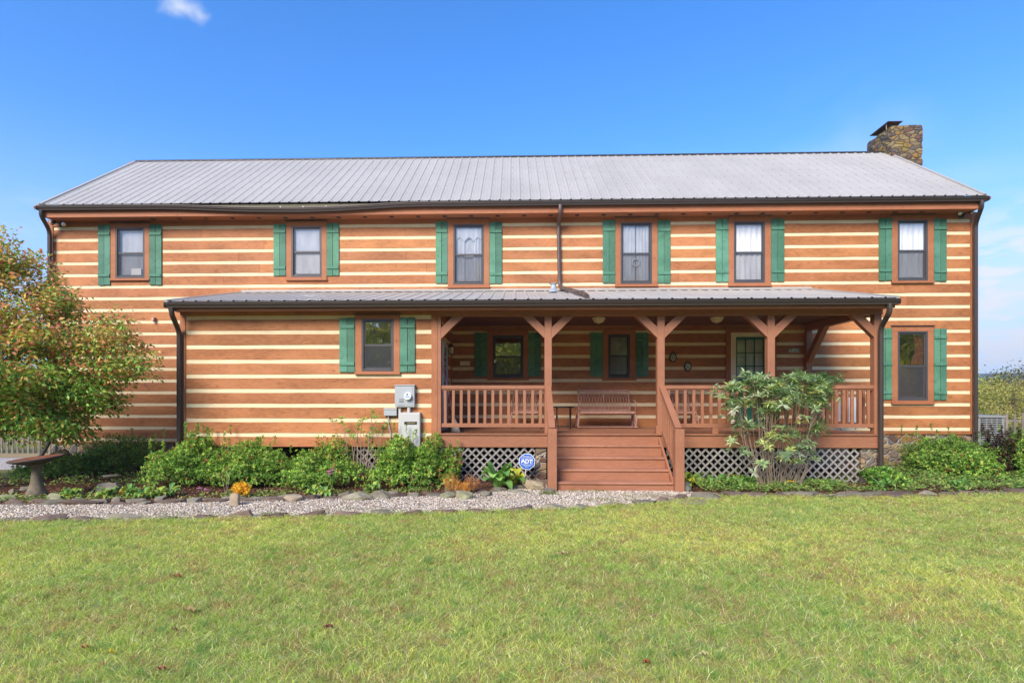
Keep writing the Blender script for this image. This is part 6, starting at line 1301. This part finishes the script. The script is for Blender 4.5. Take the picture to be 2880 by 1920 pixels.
for i, (x, h, lb) in enumerate(BT):
    simple_tree('large tree behind the camera mirrored in the window panes, '+lb, 'large_tree', x, -35-(i % 2)*3, h*1.12, 4.8, .3, YG_+OL[:3], (2, 2, 1, 2, 1, 1), 120, 50, .5, spread=1.3, tr=.25)
# far woods and hills
N = 60000; a = rng.uniform(0, 2*math.pi, N); bk = np.sin(a) < -.1; rr = rng.uniform(110, 150, N)*np.where(bk, .6, 1); x, y = np.cos(a)*rr, np.sin(a)*rr; hh = (3+3.5*fbm(x, y, .06, 4))*np.where(bk, 2.4, 1); z = hh*rng.random(N)**.7; P = np.stack([x, y, z], 1)
tag(leaf_mesh('woods', P, rdir(N), rdir(N, 1.5), np.full(N, 1.5), np.full(N, 1.0), pick(OL+[(.10, .14, .04)], (2, 1, 3, 1, 3), N)*rng.uniform(.6, 1.2, (N, 1)), M['leaf']), 'distant line of trees around the fields', 'woods', kind='stuff')
vs = []; fs = []; n = 120
for j, (r, hf) in enumerate(((500, 0), (760, .75), (940, 1.), (1080, .2))):
    for i in range(n+1):
        a = math.radians(360*i/n); xx, yy = r*math.cos(a), r*math.sin(a); hz = (22+24*float(fbm(np.array([i*.13]), np.array([j*.3]), 1, 8)))*hf*1.25; vs.append((xx, yy, hz-1))
for j in range(3):
    for i in range(n): fs.append((j*(n+1)+i, j*(n+1)+i+1, (j+1)*(n+1)+i+1, (j+1)*(n+1)+i))
mb = MB(); mb.add(vs, fs); tag(mb.build('hills', M['hill'], smooth=True), kind='structure')
# fallen leaves on the lawn
for (u, v, s, col, lb) in ((495, 1626, .07, (.35, .15, .06), 'curled russet leaf on the lawn below the gravel path'), (530, 1720, .08, (.50, .36, .14), 'tan fallen leaf on the lawn left of centre'), (305, 1842, .045, (.65, .5, .03), 'small bright yellow leaf in the near left grass'), (232, 1829, .035, (.5, .28, .1), 'small orange-brown leaf at the lower left'), (448, 1890, .04, (.4, .18, .1), 'reddish leaf near the bottom left of the lawn'), (1581, 1561, .06, (.55, .42, .22), 'pale tan leaf on the lawn in front of the steps'), (920, 1770, .04, (.25, .1, .07), 'small dark red leaf in the middle of the lawn'), (1975, 1846, .035, (.7, .62, .3), 'pale yellow leaf at the lower right of the lawn'), (287, 1875, .03, (.6, .38, .22), 'small pinkish leaf at the lower left'), (1815, 1870, .03, (.4, .14, .06), 'small rust leaf near the bottom of the lawn'), (490, 1777, .035, (.3, .1, .07), 'dark brown leaf left of centre on the lawn')):
    p = G(u, v, .03); mb = MB(); bigleaf(mb, (p.x-s/2, p.y, .052), R_.uniform(-.4, .4), s*1.5, s*.75, .012, .01, col, 6); tag(mb.build('fallen_leaf', M['leaf'], smooth=True), lb, 'leaf')

# ================================================================== AIR
hm = bpy.data.materials.new('air'); hm.use_nodes = True; hn = hm.node_tree.nodes; hn.clear(); ov = hn.new('ShaderNodeOutputMaterial'); pv = hn.new('ShaderNodeVolumePrincipled')
pv.inputs['Color'].default_value = (.75, .85, 1, 1); pv.inputs['Density'].default_value = .0006; pv.inputs['Anisotropy'].default_value = .2; hm.node_tree.links.new(pv.outputs[0], ov.inputs['Volume'])
hz = MB(); hz.box(-1200, 1200, -1200, 1200, -1.0, 62); ho = hz.build('haze', hm); ho['kind'] = 'stuff'; ho['label'] = 'thin pale air over the fields'
